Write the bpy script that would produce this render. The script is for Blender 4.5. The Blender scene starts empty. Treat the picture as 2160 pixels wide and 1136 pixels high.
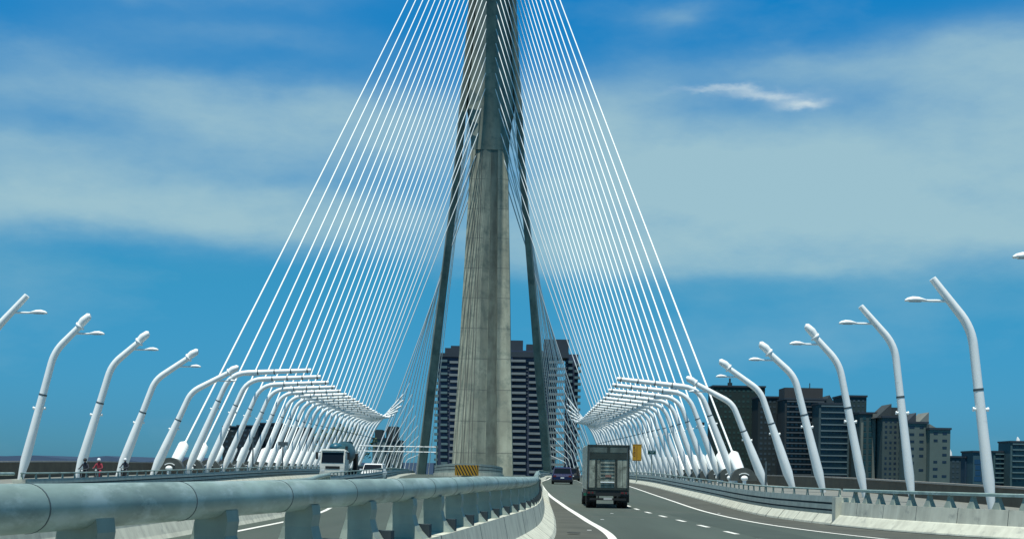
import bpy, math, random
from mathutils import Vector, Matrix
random.seed(7)
C = bpy.context.scene.collection
R = math.radians
scene = bpy.context.scene

# ------------------------------------------------------------------ camera
F = 3000.0                       # focal length in photo pixels (photo 2160 wide)
ROLL = R(1.0)
cam_d = bpy.data.cameras.new('camera'); cam = bpy.data.objects.new('camera', cam_d); C.objects.link(cam)
cam_d.sensor_width = 36.0; cam_d.lens = 36.0 * F / 2160
cam_d.shift_x = 0.0; cam_d.shift_y = (1000 - 568) / 2160
cam_d.clip_start = 0.5; cam_d.clip_end = 30000
rx = Vector((math.cos(ROLL), 0, math.sin(ROLL))); ux = Vector((-math.sin(ROLL), 0, math.cos(ROLL))); fx = Vector((0, -1, 0))
cam.matrix_world = Matrix(((rx.x, ux.x, fx.x, 0), (rx.y, ux.y, fx.y, 0), (rx.z, ux.z, fx.z, 0), (0, 0, 0, 1)))
scene.camera = cam
scene.render.resolution_x = 1024; scene.render.resolution_y = 538

# ------------------------------------------------------------------ light
SUN = Vector((-0.07, -0.24, 0.97)).normalized()
sd = bpy.data.lights.new('sun', 'SUN'); sd.energy = 5.0; sd.angle = R(0.5); sd.color = (1.0, 0.985, 0.90)
so = bpy.data.objects.new('sun', sd); C.objects.link(so)
so.rotation_euler = SUN.to_track_quat('Z', 'Y').to_euler()
so['label'] = 'the midday sun'; so['category'] = 'sun'
scene.view_settings.view_transform = 'Standard'; scene.view_settings.look = 'None'
scene.view_settings.exposure = 0.0; scene.view_settings.gamma = 1.0

w = bpy.data.worlds.new('World'); scene.world = w; w.use_nodes = True
nt = w.node_tree; nt.nodes.clear()
def N(t, tree=None, **k):
    n = (tree or nt).nodes.new(t)
    for a, b in k.items(): setattr(n, a, b)
    return n
def M(op, a, b=None, c=None, tree=None, clamp=False):
    tr = tree or nt
    n = tr.nodes.new('ShaderNodeMath'); n.operation = op; n.use_clamp = clamp
    for i, v in enumerate((a, b, c)):
        if v is None: continue
        if isinstance(v, (int, float)): n.inputs[i].default_value = v
        else: tr.links.new(v, n.inputs[i])
    return n.outputs[0]
sky = N('ShaderNodeTexSky', sky_type='NISHITA'); sky.sun_disc = False
sky.sun_elevation = math.asin(SUN.z); sky.sun_rotation = math.atan2(SUN.x, SUN.y)
sky.air_density = 1.0; sky.dust_density = 0.3; sky.ozone_density = 3.0; sky.altitude = 50
hs = N('ShaderNodeHueSaturation'); hs.inputs['Saturation'].default_value = 1.15; hs.inputs['Hue'].default_value = 0.50
nt.links.new(sky.outputs[0], hs.inputs['Color'])
tint = N('ShaderNodeMix', data_type='RGBA', blend_type='MULTIPLY'); tint.inputs[0].default_value = 1.0
tint.inputs[7].default_value = (0.50, 0.92, 1.12, 1)
nt.links.new(hs.outputs[0], tint.inputs[6])
tc = N('ShaderNodeTexCoord'); sp = N('ShaderNodeSeparateXYZ'); nt.links.new(tc.outputs['Generated'], sp.inputs[0])
X, Y, Z = sp.outputs
az = M('ARCTAN2', X, Y); hor = M('SQRT', M('ADD', M('MULTIPLY', X, X), M('MULTIPLY', Y, Y)))
el = M('ARCTAN2', Z, hor)
U = M('MULTIPLY', az, 3.0); V = M('MULTIPLY', el, 3.0)      # thousandths of a pixel-like unit
cb = N('ShaderNodeCombineXYZ'); nt.links.new(U, cb.inputs[0]); nt.links.new(M('MULTIPLY', V, 2.6), cb.inputs[1])
def noise(scale, detail, rough, off=0.0):
    n = N('ShaderNodeTexNoise', noise_dimensions='4D'); n.inputs['W'].default_value = off
    n.inputs['Scale'].default_value = scale; n.inputs['Detail'].default_value = detail; n.inputs['Roughness'].default_value = rough
    nt.links.new(cb.outputs[0], n.inputs['Vector']); return n.outputs['Fac']
w1 = M('SUBTRACT', noise(2.6, 6, 0.55, 1.3), 0.5); w2 = M('SUBTRACT', noise(3.2, 6, 0.55, 7.7), 0.5)
Uw = M('ADD', U, M('MULTIPLY', w1, 0.34)); Vw = M('ADD', V, M('MULTIPLY', w2, 0.12))
def blob(cx, cy, rx_, ry_, amp, UU=None, VV=None):
    a = M('DIVIDE', M('SUBTRACT', UU or Uw, (cx - 1080) / 1000), rx_ / 1000)
    b = M('DIVIDE', M('SUBTRACT', VV or Vw, (1000 - cy) / 1000), ry_ / 1000)
    e = M('EXPONENT', M('MULTIPLY', M('ADD', M('MULTIPLY', a, a), M('MULTIPLY', b, b)), -1.0))
    return M('MULTIPLY', e, amp)
tot = None
for b in [(40, 400, 480, 46, .42), (120, 475, 480, 44, .80), (620, 480, 300, 48, .55), (330, 255, 330, 48, .42), (620, 315, 260, 66, .62), (850, 260, 200, 70, .35), (130, 190, 160, 34, .18),
          (1500, 350, 330, 80, .62), (1820, 420, 560, 95, .70), (2120, 270, 330, 120, .62), (1950, 500, 560, 46, .62), (1270, 260, 180, 90, .42), (1330, 430, 260, 120, .40), (1650, 440, 500, 40, .30),
          (2150, 170, 260, 50, .40), (1400, 560, 420, 26, .36), (330, 20, 300, 46, .36), (1700, 180, 200, 40, .34), (1740, 560, 130, 22, .22), (1390, 70, 60, 22, .2), (1180, 520, 300, 36, .35), (500, 130, 300, 40, .14)]:
    o = blob(*b); tot = o if tot is None else M('ADD', tot, o)
fine = noise(9, 9, 0.6, 3.1)
mask = M('MULTIPLY', tot, M('ADD', M('MULTIPLY', fine, 0.7), 0.72))
generic = M('MULTIPLY', M('SUBTRACT', noise(1.3, 7, 0.55, 12.0), 0.5, clamp=True), 0.8)
mask = M('ADD', mask, generic)
wispV = M('ADD', V, M('MULTIPLY', M('SUBTRACT', noise(7, 5, 0.6, 5.5), 0.5), 0.07))
wisp = M('ADD', M('ADD', blob(1500, 212, 80, 6, .45, U, wispV), blob(1600, 222, 75, 10, .7, U, wispV)), blob(1672, 240, 48, 9, .75, U, wispV))
wisp = M('MULTIPLY', wisp, M('ADD', noise(22, 8, 0.65, 9.0), 0.35))
vein = M('MULTIPLY', M('SUBTRACT', noise(4.5, 10, 0.62, 21.0), 0.5), 1.5)
mask = M('MULTIPLY', mask, M('ADD', M('MULTIPLY', vein, 0.9), 0.92), clamp=True)
mask = M('SUBTRACT', 1.0, M('EXPONENT', M('MULTIPLY', mask, -1.65)))
ramp = N('ShaderNodeValToRGB'); nt.links.new(M('DIVIDE', V, 3.0, clamp=True), ramp.inputs[0]); cr = ramp.color_ramp
cr.elements[0].position = 0.0; cr.elements[0].color = (.15, .50, .98, 1); cr.elements[1].position = 1.0; cr.elements[1].color = (.34, .74, .60, 1)
for pos, c_ in ((.033, (.15, .55, 1.02, 1)), (.133, (.19, .84, 1.05, 1)), (.33, (.045, 1.12, 1.50, 1)), (.5, (.28, .92, .85, 1)), (.7, (.30, .78, .66, 1))):
    e_ = cr.elements.new(pos); e_.color = c_
nt.links.new(ramp.outputs[0], tint.inputs[7])
mx = N('ShaderNodeMix', data_type='RGBA'); nt.links.new(mask, mx.inputs[0]); nt.links.new(tint.outputs[2], mx.inputs[6])
mx.inputs[7].default_value = (4.7, 7.0, 7.5, 1)
mx2 = N('ShaderNodeMix', data_type='RGBA'); mx2.clamp_factor = True
nt.links.new(wisp, mx2.inputs[0]); nt.links.new(mx.outputs[2], mx2.inputs[6]); mx2.inputs[7].default_value = (8.0, 9.2, 9.4, 1)
bg = N('ShaderNodeBackground'); bg.inputs['Strength'].default_value = 0.085
nt.links.new(mx2.outputs[2], bg.inputs[0]); wo = N('ShaderNodeOutputWorld'); nt.links.new(bg.outputs[0], wo.inputs[0])

# ------------------------------------------------------------------ materials
def mat(name, col, rough=0.6, metal=0.0, var=0.15, scale=2.0, streak=0.0, dirt=None, bump=0.0, fine=0.0, spec=0.5, coat=0.0, aniso=None):
    m = bpy.data.materials.new(name); m.use_nodes = True; t = m.node_tree; p = t.nodes['Principled BSDF']
    p.inputs['Roughness'].default_value = rough; p.inputs['Metallic'].default_value = metal
    p.inputs['Specular IOR Level'].default_value = spec; p.inputs['Coat Weight'].default_value = coat
    g = t.nodes.new('ShaderNodeNewGeometry')
    n = t.nodes.new('ShaderNodeTexNoise'); n.inputs['Scale'].default_value = scale; n.inputs['Detail'].default_value = 7; n.inputs['Roughness'].default_value = .62
    pos = g.outputs['Position']
    if aniso:
        mpa = t.nodes.new('ShaderNodeMapping'); mpa.inputs['Scale'].default_value = aniso; t.links.new(pos, mpa.inputs[0]); pos = mpa.outputs[0]
    t.links.new(pos, n.inputs['Vector'])
    r = t.nodes.new('ShaderNodeMapRange'); r.inputs[1].default_value = .3; r.inputs[2].default_value = .7
    r.inputs[3].default_value = 1 - var; r.inputs[4].default_value = 1 + var * .6
    t.links.new(n.outputs['Fac'], r.inputs[0]); fac = r.outputs[0]
    if fine:
        n2 = t.nodes.new('ShaderNodeTexNoise'); n2.inputs['Scale'].default_value = scale * 14; n2.inputs['Detail'].default_value = 3
        t.links.new(g.outputs['Position'], n2.inputs['Vector'])
        fac = M('MULTIPLY', fac, M('ADD', M('MULTIPLY', n2.outputs['Fac'], fine * 2), 1 - fine, tree=t), tree=t)
    if streak:
        mp = t.nodes.new('ShaderNodeMapping'); mp.inputs['Scale'].default_value = (1.0, 1.0, .06)
        t.links.new(g.outputs['Position'], mp.inputs[0])
        n3 = t.nodes.new('ShaderNodeTexNoise'); n3.inputs['Scale'].default_value = scale * 2.2; n3.inputs['Detail'].default_value = 6
        t.links.new(mp.outputs[0], n3.inputs['Vector'])
        r3 = t.nodes.new('ShaderNodeMapRange'); r3.inputs[1].default_value = .35; r3.inputs[2].default_value = .62
        r3.inputs[3].default_value = 1 - streak; r3.inputs[4].default_value = 1.0
        t.links.new(n3.outputs['Fac'], r3.inputs[0]); fac = M('MULTIPLY', fac, r3.outputs[0], tree=t)
    vm = t.nodes.new('ShaderNodeVectorMath'); vm.operation = 'SCALE'; vm.inputs[0].default_value = col
    t.links.new(fac, vm.inputs['Scale']); out = vm.outputs[0]
    if dirt:
        dcol, lo, hi, dsc = dirt
        n4 = t.nodes.new('ShaderNodeTexNoise'); n4.inputs['Scale'].default_value = dsc; n4.inputs['Detail'].default_value = 8; n4.inputs['Roughness'].default_value = .7
        t.links.new(pos, n4.inputs['Vector'])
        r4 = t.nodes.new('ShaderNodeMapRange'); r4.inputs[1].default_value = lo; r4.inputs[2].default_value = hi
        t.links.new(n4.outputs['Fac'], r4.inputs[0])
        mm = t.nodes.new('ShaderNodeMix'); mm.data_type = 'RGBA'; t.links.new(r4.outputs[0], mm.inputs[0])
        t.links.new(out, mm.inputs[6]); mm.inputs[7].default_value = (*dcol, 1); out = mm.outputs[2]
    t.links.new(out, p.inputs['Base Color'])
    if bump:
        bn = t.nodes.new('ShaderNodeBump'); bn.inputs['Strength'].default_value = bump; bn.inputs['Distance'].default_value = .02
        t.links.new(n.outputs['Fac'], bn.inputs['Height']); t.links.new(bn.outputs[0], p.inputs['Normal'])
    return m
mt = dict(
    white=mat('white_paint', (.90, .93, .91), .4, var=.04, scale=.9, dirt=((.58, .60, .57), .62, .82, .7)),
    cable=mat('cable_sheath', (.88, .92, .90), .45, var=.05, scale=.3),
    ringdark=mat('grey_steel', (.085, .095, .085), .5, .2, var=.2, scale=1.5),
    collar=mat('collar_steel', (.10, .13, .14), .5, .3, var=.2),
    galv=mat('galvanised_steel', (.22, .30, .275), .46, .25, var=.38, scale=3.5, fine=.16, dirt=((.38, .49, .475), .50, .64, 5.0), aniso=(1, .3, 1)),
    galvpost=mat('galvanised_posts', (.29, .35, .30), .55, .1, var=.18, scale=3, streak=.12),
    panel=mat('steel_panel', (.31, .37, .34), .5, .15, var=.18, scale=1.2, streak=.18),
    slot=mat('dark_gap', (.03, .05, .06), .8),
    conc=mat('barrier_concrete', (.43, .44, .37), .85, var=.14, scale=1.6, streak=.18, dirt=((.26, .28, .26), .55, .75, 2.4), fine=.08),
    pylon=mat('pylon_concrete', (.215, .235, .185), .85, var=.20, scale=.16, streak=.30, dirt=((.11, .145, .125), .50, .70, .22), fine=.06),
    seam=mat('concrete_seam', (.12, .13, .12), .9),
    asphalt=mat('asphalt', (.044, .060, .050), .88, var=.24, scale=.35, fine=.16, dirt=((.068, .084, .072), .50, .66, .5), aniso=(1, .07, 1)),
    patch=mat('darker_asphalt', (.036, .050, .042), .88, var=.15, scale=.6, fine=.16),
    paint=mat('road_paint', (.78, .78, .74), .7, var=.1, scale=3, dirt=((.4, .4, .37), .56, .72, 5)),
    deck=mat('deck_concrete', (.20, .21, .19), .85, var=.15, scale=.6, streak=.1),
    parapet=mat('brown_parapet', (.125, .105, .075), .85, var=.25, scale=.8),
    sill=mat('parapet_coping', (.30, .29, .26), .8, var=.15),
    water=mat('sea_water', (.02, .07, .11), .15, var=.2, scale=.02, bump=.3),
    land=mat('far_land', (.05, .07, .05), .9, var=.4, scale=.01),
    darkblue=mat('distant_headland', (.02, .05, .10), .9),
    rubber=mat('tyre_rubber', (.015, .015, .016), .8),
    glass=mat('car_glass', (.008, .012, .018), .12, var=.05, spec=.25),
    black=mat('black_underbody', (.012, .014, .014), .6),
    yellow=mat('sign_yellow', (.46, .25, .012), .5, var=.08),
    green=mat('sign_green', (.01, .12, .075), .5),
    red=mat('tail_lamp_red', (.13, .012, .012), .3),
    lampglass=mat('lamp_glass', (.62, .66, .66), .15, var=.05),
    foliage=mat('foliage', (.07, .11, .04), .8, var=.4, scale=.5),
    bark=mat('bark', (.12, .09, .06), .9),
    helmet=mat('helmet', (.8, .82, .84), .3), skin=mat('skin', (.45, .28, .20), .6),
    redcloth=mat('dark_red_cloth', (.28, .03, .05), .8), darkcloth=mat('dark_cloth', (.025, .03, .045), .8),
)

# ------------------------------------------------------------------ mesh helpers
class MB:
    def __init__(s): s.v = []; s.f = []; s.sm = []
    def add(s, vs, fs, smooth=False):
        o = len(s.v); s.v += [tuple(p) for p in vs]
        for f in fs: s.f.append([i + o for i in f]); s.sm.append(smooth)
    def box(s, c, d, rot=None):
        hx, hy, hz = d[0] / 2, d[1] / 2, d[2] / 2
        vs = [Vector((x, y, z)) for x in (-hx, hx) for y in (-hy, hy) for z in (-hz, hz)]
        if rot is not None: vs = [rot @ q for q in vs]
        c = Vector(c); vs = [q + c for q in vs]
        s.add(vs, [(0, 1, 3, 2), (4, 6, 7, 5), (0, 4, 5, 1), (2, 3, 7, 6), (0, 2, 6, 4), (1, 5, 7, 3)]); return s
    def bb(s, x0, x1, y0, y1, z0, z1): return s.box(((x0 + x1) / 2, (y0 + y1) / 2, (z0 + z1) / 2), (x1 - x0, y1 - y0, z1 - z0))
    def tube(s, pts, rad, n=12, caps=True, sq=1.0):
        pts = [Vector(p) for p in pts]
        if isinstance(rad, (int, float)): rad = [rad] * len(pts)
        t0 = (pts[1] - pts[0]).normalized(); up = Vector((0, 1, 0)) if abs(t0.y) < .9 else Vector((0, 0, 1))
        a = t0.cross(up).normalized(); vs = []; fs = []
        for i, p in enumerate(pts):
            t = (pts[min(i + 1, len(pts) - 1)] - pts[max(i - 1, 0)]).normalized()
            a = (a - t * a.dot(t)).normalized(); b = t.cross(a)
            for k in range(n):
                q = 2 * math.pi * k / n; vs.append(p + (a * math.cos(q) + b * math.sin(q) * sq) * rad[i])
        for i in range(len(pts) - 1):
            for k in range(n): fs.append((i * n + k, i * n + (k + 1) % n, (i + 1) * n + (k + 1) % n, (i + 1) * n + k))
        s.add(vs, fs, True)
        if caps:
            s.add(vs[:n], [tuple(reversed(range(n)))]); s.add(vs[-n:], [tuple(range(n))])
        return s
    def loft(s, secs, closed=True, caps=True, smooth=False):
        n = len(secs[0]); vs = [p for q in secs for p in q]; fs = []
        for i in range(len(secs) - 1):
            for k in range(n if closed else n - 1):
                fs.append((i * n + k, i * n + (k + 1) % n, (i + 1) * n + (k + 1) % n, (i + 1) * n + k))
        s.add(vs, fs, smooth)
        if caps and closed: s.add(secs[0], [tuple(reversed(range(n)))]); s.add(secs[-1], [tuple(range(n))])
        return s
    def ball(s, c, r, nu=14, nv=8, zcut=-1.0):
        rr = r if isinstance(r, (tuple, list)) else (r, r, r); vs = []; fs = []
        for j in range(nv + 1):
            ph = -math.pi / 2 + math.pi * j / nv
            for i in range(nu):
                th = 2 * math.pi * i / nu
                vs.append((c[0] + rr[0] * math.cos(ph) * math.cos(th), c[1] + rr[1] * math.cos(ph) * math.sin(th), c[2] + rr[2] * max(zcut, math.sin(ph))))
        for j in range(nv):
            for i in range(nu): fs.append((j * nu + i, j * nu + (i + 1) % nu, (j + 1) * nu + (i + 1) % nu, (j + 1) * nu + i))
        s.add(vs, fs, True); return s
    def build(s, name, m, parent=None, loc=(0, 0, 0)):
        me = bpy.data.meshes.new(name)
        me.from_pydata([(v[0] - loc[0], v[1] - loc[1], v[2] - loc[2]) for v in s.v], [], s.f)
        me.polygons.foreach_set('use_smooth', s.sm); me.materials.append(m); me.update()
        o = bpy.data.objects.new(name, me); C.objects.link(o); o.location = loc
        if parent is not None:
            o.parent = parent
            if any(loc): pass
            else: o.matrix_parent_inverse = Matrix.Identity(4)
        return o
def tag(o, label=None, cat=None, group=None, kind=None):
    if label: o['label'] = label
    if cat: o['category'] = cat
    if group: o['group'] = group
    if kind: o['kind'] = kind
    return o
def thing(name, label, cat, loc=(0, 0, 0), rz=0, group=None):
    o = bpy.data.objects.new(name, None); o.empty_display_size = .3; C.objects.link(o)
    o.location = loc; o.rotation_euler = (0, 0, rz); return tag(o, label, cat, group)
def part(mb, name, m, t):
    """mesh in world coordinates becomes a child of t (whose origin is its base)"""
    L = t.location
    me_v = mb.v; mb.v = [(a[0] - L[0], a[1] - L[1], a[2] - L[2]) for a in me_v]
    return mb.build(name, mt[m] if isinstance(m, str) else m, t)
def struct(mb, name, m): return tag(mb.build(name, mt[m] if isinstance(m, str) else m), kind='structure')

# ------------------------------------------------------------------ the bridge's own lines
def interp(tab, d):
    """smooth (Hermite) interpolation of (d, value) pairs"""
    if d <= tab[0][0]:
        a, b = tab[0], tab[1]; return a[1] + (b[1] - a[1]) / (b[0] - a[0]) * (d - a[0])
    if d >= tab[-1][0]:
        a, b = tab[-2], tab[-1]; return b[1] + (b[1] - a[1]) / (b[0] - a[0]) * (d - b[0])
    for i in range(len(tab) - 1):
        if d <= tab[i + 1][0]: break
    def sl(k):
        if k == 0: return (tab[1][1] - tab[0][1]) / (tab[1][0] - tab[0][0])
        if k == len(tab) - 1: return (tab[-1][1] - tab[-2][1]) / (tab[-1][0] - tab[-2][0])
        return (tab[k + 1][1] - tab[k - 1][1]) / (tab[k + 1][0] - tab[k - 1][0])
    h = tab[i + 1][0] - tab[i][0]; t = (d - tab[i][0]) / h; t2 = t * t; t3 = t2 * t
    return (2*t3-3*t2+1)*tab[i][1] + (t3-2*t2+t)*h*sl(i) + (-2*t3+3*t2)*tab[i+1][1] + (t3-t2)*h*sl(i+1)
ZT = [(-40, -1.52), (0, -1.52), (62, -1.52), (90, -1.28), (130, -.86), (163, -.70), (255, -.52), (300, -.46), (430, -.4), (560, -.6), (700, -2.0), (900, -5.0)]
zd = lambda d: interp(ZT, d)
axis = lambda d: -5.1 - (d - 100) * .0106
half = lambda d: interp([(0, 28.5), (70, 29.5), (100, 30.3), (146, 31.3), (163, 31.6), (230, 34), (430, 37), (560, 36), (900, 31)], d)
NEAR = [(0, -3.35), (7.1, -2.5), (12.1, -1.75), (17, -1.1), (23.4, -.55), (33.5, .25), (44, .65), (58, .98), (75, 1.28), (96, 1.72)]   # centre of near median rail
LIN = [(0, -8.2), (35, -8.1), (50, -8.2), (65, -9.3), (78, -10.6), (88, -11.3)]             # inner barrier of the left carriageway, concrete part
LIN2 = [(88, -11.3), (100, -11.3), (115, -11.2), (150, -12.6), (200, -16), (300, -22), (430, -29.5), (560, -30), (900, -27)]
LOUT = [(0, -19), (60, -20.7), (100, -20.9), (150, -21.6), (200, -25), (300, -32), (430, -41), (560, -42), (900, -38)]
RIN = [(96, 1.9), (130, 2.45), (160, 3.1), (200, 4.4), (300, 7.2), (430, 13), (560, 13), (900, 8)]
ROUT = [(26, 22), (34, 16.3), (38.5, 13.9), (42.5, 12.2), (47, 11.2), (53, 10.6), (59, 10.4), (80, 11.2), (130, 12.6), (163, 13.4), (300, 19), (430, 25), (560, 25), (900, 19)]
NL = [(0, -2.0), (10, -.6), (20, .9), (34, 2.45), (50, 2.6), (70, 2.55), (92, 2.4), (130, 2.7), (160, 3.4), (200, 5), (300, 8.4), (430, 14.4), (560, 14.5), (900, 9.5)]
DL = [(20, 6.6), (39, 6.26), (49.5, 6.05), (59, 5.86), (67, 5.8), (92, 6.1), (130, 6.8), (200, 8.8), (300, 12.6), (430, 18.6), (900, 13)]
RL = [(25, 13.5), (30, 11.8), (37, 10.1), (43, 9.1), (50, 8.6), (60, 8.6), (80, 9.2), (130, 10.6), (163, 11.5), (300, 17), (430, 23), (900, 17)]

def ribbon(tab, width, lift, d0, d1, step=1.0, off=0.0):
    b = MB(); n = max(2, int((d1 - d0) / step) + 1); L = []; Rr = []
    for i in range(n):
        d = d0 + (d1 - d0) * i / (n - 1); x = interp(tab, d) + off
        L.append((x - width / 2, d, zd(d) + lift)); Rr.append((x + width / 2, d, zd(d) + lift))
    b.add(L + Rr, [(i, n + i, n + i + 1, i + 1) for i in range(n - 1)]); return b
def station(tab, d, off=0.0, z=0.0):
    """point beside a path: off metres to the right, z above the deck; also returns the tangent angle"""
    e = .4; dx = interp(tab, d + e) - interp(tab, d - e); t = Vector((dx, 2 * e, zd(d + e) - zd(d - e))).normalized()
    s = Vector((t.y, -t.x, 0)).normalized()
    return Vector((interp(tab, d), d, zd(d) + z)) + s * off, t, s
def sweep(tab, prof, d0, d1, step=1.5, closed=True, mbx=None):
    b = mbx or MB(); n = max(2, int((d1 - d0) / step) + 1); secs = []
    for i in range(n):
        d = d0 + (d1 - d0) * i / (n - 1); secs.append([station(tab, d, o, z)[0] for o, z in prof])
    b.loft(secs, closed=closed); return b
def arc_stations(tab, d0, d1, pitch):
    out = [d0]; d = d0
    while d < d1:
        t = station(tab, d)[1]; d += pitch * t.y
        if d < d1: out.append(d)
    return out

# ------------------------------------------------------------------ ground, deck, road
b = MB(); b.add([(-9000, -400, -26), (9000, -400, -26), (9000, 14000, -26), (-9000, 14000, -26)], [(0, 1, 2, 3)]); struct(b, 'water', 'water')
b = MB(); b.loft([[(-150, 620, -26.5), (2500, 560, -26.5), (2500, 560, -18), (-120, 640, -18)], [(-150, 4000, -26.5), (2500, 4000, -26.5), (2500, 4000, -12), (-120, 4000, -12)]])
struct(b, 'ground', 'land')
b = MB(); secs = []
for i in range(931):
    d = -35 + i * 1.0; a = axis(d); hw = half(d) + 4.5; z = zd(d)
    secs.append([(a - hw, d, z), (a + hw, d, z), (a + hw, d, z - 1.4), (a + 12, d, z - 4), (a - 12, d, z - 4), (a - hw, d, z - 1.4)])
b.loft(secs); struct(b, 'bridge_deck', 'deck')
b = MB(); L = []; Rr = []; n = 930
for i in range(n + 1):
    d = -35 + 930 * i / n; L.append((interp(LOUT, d), d, zd(d) + .004)); Rr.append((interp(ROUT, max(d, 32)) if d > 32 else 17.4, d, zd(d) + .004))
b.add(L + Rr, [(i, n + 1 + i, n + 2 + i, i + 1) for i in range(n)]); struct(b, 'road', 'asphalt')
b = MB(); L = []; Rr = []; n = 410
for i in range(n + 1):
    d = 20 + i; L.append((interp(RL, d) + .1, d, zd(d) + .007)); Rr.append((interp(ROUT, max(d, 27)) + .3, d, zd(d) + .007))
b.add(L + Rr, [(i, n + 1 + i, n + 2 + i, i + 1) for i in range(n)]); shoulder = mat('shoulder_asphalt', (.056, .060, .050), .9, var=.22, scale=.5, fine=.16, dirt=((.045, .05, .042), .5, .7, .7)); struct(b, 'road_shoulder', shoulder)
b = MB(); L = []; Rr = []; n = 90
for i in range(n + 1):
    d = 5 + i; L.append((interp(NEAR, d) + .2, d, zd(d) + .007)); Rr.append((interp(NL, d) - .1, d, zd(d) + .007))
b.add(L + Rr, [(i, n + 1 + i, n + 2 + i, i + 1) for i in range(n)]); struct(b, 'road_shoulder', shoulder)
# darker resurfaced strip along the right carriageway and joints
struct(ribbon(NL, 1.5, .008, 20, 60, off=4.6), 'road_patch', 'patch')
b = MB()
for d in (62.5, 54.0, 96):
    x0, x1 = interp(NL, d) - .8, interp(ROUT, d) - .5
    b.add([(x0, d, zd(d) + .006), (x1, d, zd(d) + .006), (x1, d + .25, zd(d + .25) + .006), (x0, d + .25, zd(d + .25) + .006)], [(0, 1, 2, 3)])
struct(b, 'road_joint', mat('joint_filler', (.10, .10, .085), .8, var=.2, scale=2))
b = ribbon(NL, .22, .012, 5, 430); struct(b, 'road_edge_line', 'paint')
struct(ribbon(RL, .16, .012, 27, 430), 'road_edge_line', 'paint')
struct(ribbon(LIN, .16, .012, 10, 84, off=1.25), 'road_edge_line', 'paint')
struct(ribbon(LOUT, .16, .012, 10, 430, off=1.8), 'road_edge_line', 'paint')
struct(ribbon(LIN2, .16, .012, 95, 430, off=-1.2), 'road_edge_line', 'paint')
b = MB(); d = 24.0
while d < 240:
    q = ribbon(DL, .16, .012, d, d + 2.0, .5); b.add(q.v, q.f); d += 5.1 if d < 70 else 8
d = 60.
while d < 260:
    q = ribbon(LIN2 if d > 90 else LIN, .16, .012, d, d + 2.5, .5, off=-4.7); b.add(q.v, q.f); d += 8
struct(b, 'road_lane_dashes', 'paint')
# small dots (studs) and dark manhole-like spot near the kerb
b = MB()
for px, d in ((4.1, 58), (3.2, 50), (2.2, 40.), (8.9, 61)): b.bb(px - .06, px + .06, d - .06, d + .06, zd(d) + .013, zd(d) + .03)
struct(b, 'road_studs', 'paint')
b = MB(); b.tube([(1.65, 37.3, -1.50), (1.65, 37.3, -1.49)], .18, 14); struct(b, 'road_drain', 'black')

# ------------------------------------------------------------------ near median barrier with a fat round rail
def jersey(tab, d0, d1, name, label, toe=.55, left=True, joints=True, pr=None):
    t = thing(name, label, 'barrier', station(tab, d0)[0])
    prof = pr or [(-.62, -.02), (-.55, .10), (-.36, .34), (-.27, .79), (.27, .79), (.36, .34), (toe - .08, .10), (toe, -.02)]
    part(sweep(tab, prof, d0, d1, 1.0), 'concrete_base', 'conc', t)
    return t, prof
t, prof = jersey(NEAR, 1.5, 97, 'median_barrier', 'long foreground concrete median barrier topped by a fat grey pipe rail', toe=.76)
b = MB(); pts = [];
d = 1.5
RH = lambda d: 1.305 + .065 * min(1, max(0, (d - 8) / 16))
while d < 96.5: pts.append(station(NEAR, d, 0, RH(d))[0]); d += .6
b.tube(pts, .128, 28); part(b, 'rail', 'galv', t)
for d in arc_stations(NEAR, 3.2, 95, 2.05):
    c, tg, s = station(NEAR, d, 0, RH(d))
    b = MB(); b.tube([c - tg * .006, c + tg * .006], .1305, 28); part(b, 'rail_joint', 'collar', t)
rot = lambda tg: Matrix.Rotation(math.atan2(-tg.x, tg.y), 3, 'Z')
for d in arc_stations(NEAR, 3.9, 95, 2.05):
    c, tg, s = station(NEAR, d); secs = []
    for z, l, r_, th in ((1.24, -.10, .11, .12), (1.16, -.12, .12, .12), (1.06, -.14, .105, .12), (.96, -.17, .13, .13), (.87, -.19, .18, .15), (.792, -.19, .25, .17)):
        p0 = station(NEAR, d, 0, z)[0]
        secs.append([p0 + s * l - tg * th, p0 + s * r_ - tg * th, p0 + s * r_ + tg * th, p0 + s * l + tg * th])
    b = MB(); b.loft(secs); part(b, 'rail_post', 'galvpost', t)
    b = MB(); b.box(station(NEAR, d + .26, .17, .87)[0], (.16, .16, .15), rot(tg)); part(b, 'anchor_block', 'slot', t)
for d in arc_stations(NEAR, 4.8, 90, 4.1):
    pr = [(o * 1.0 + (.004 if o > 0 else -.004), z + (.003 if z > .7 else 0)) for o, z in prof]
    part(sweep(NEAR, pr, d, d + .018, .018), 'joint', 'slot', t)

# second concrete-and-pipe barrier (left carriageway, inner side)
t, prof = jersey(LIN, 2, 88, 'median_barrier', 'pale concrete barrier seen between the posts of the foreground pipe rail')
b = MB(); pts = []; d = 2
while d < 88: pts.append(station(LIN, d, 0, 1.10)[0]); d += 1.5
b.tube(pts, .12, 14); part(b, 'rail', 'galv', t)
for d in arc_stations(LIN, 5, 87, 2.05):
    c, tg, s = station(LIN, d); secs = []
    for z, hw in ((1.05, .09), (.95, .10), (.792, .2)):
        p0 = station(LIN, d, 0, z)[0]; secs.append([p0 - s * hw - tg * .1, p0 + s * hw - tg * .1, p0 + s * hw + tg * .1, p0 - s * hw + tg * .1])
    b = MB(); b.loft(secs); part(b, 'rail_post', 'galvpost', t)

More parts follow.
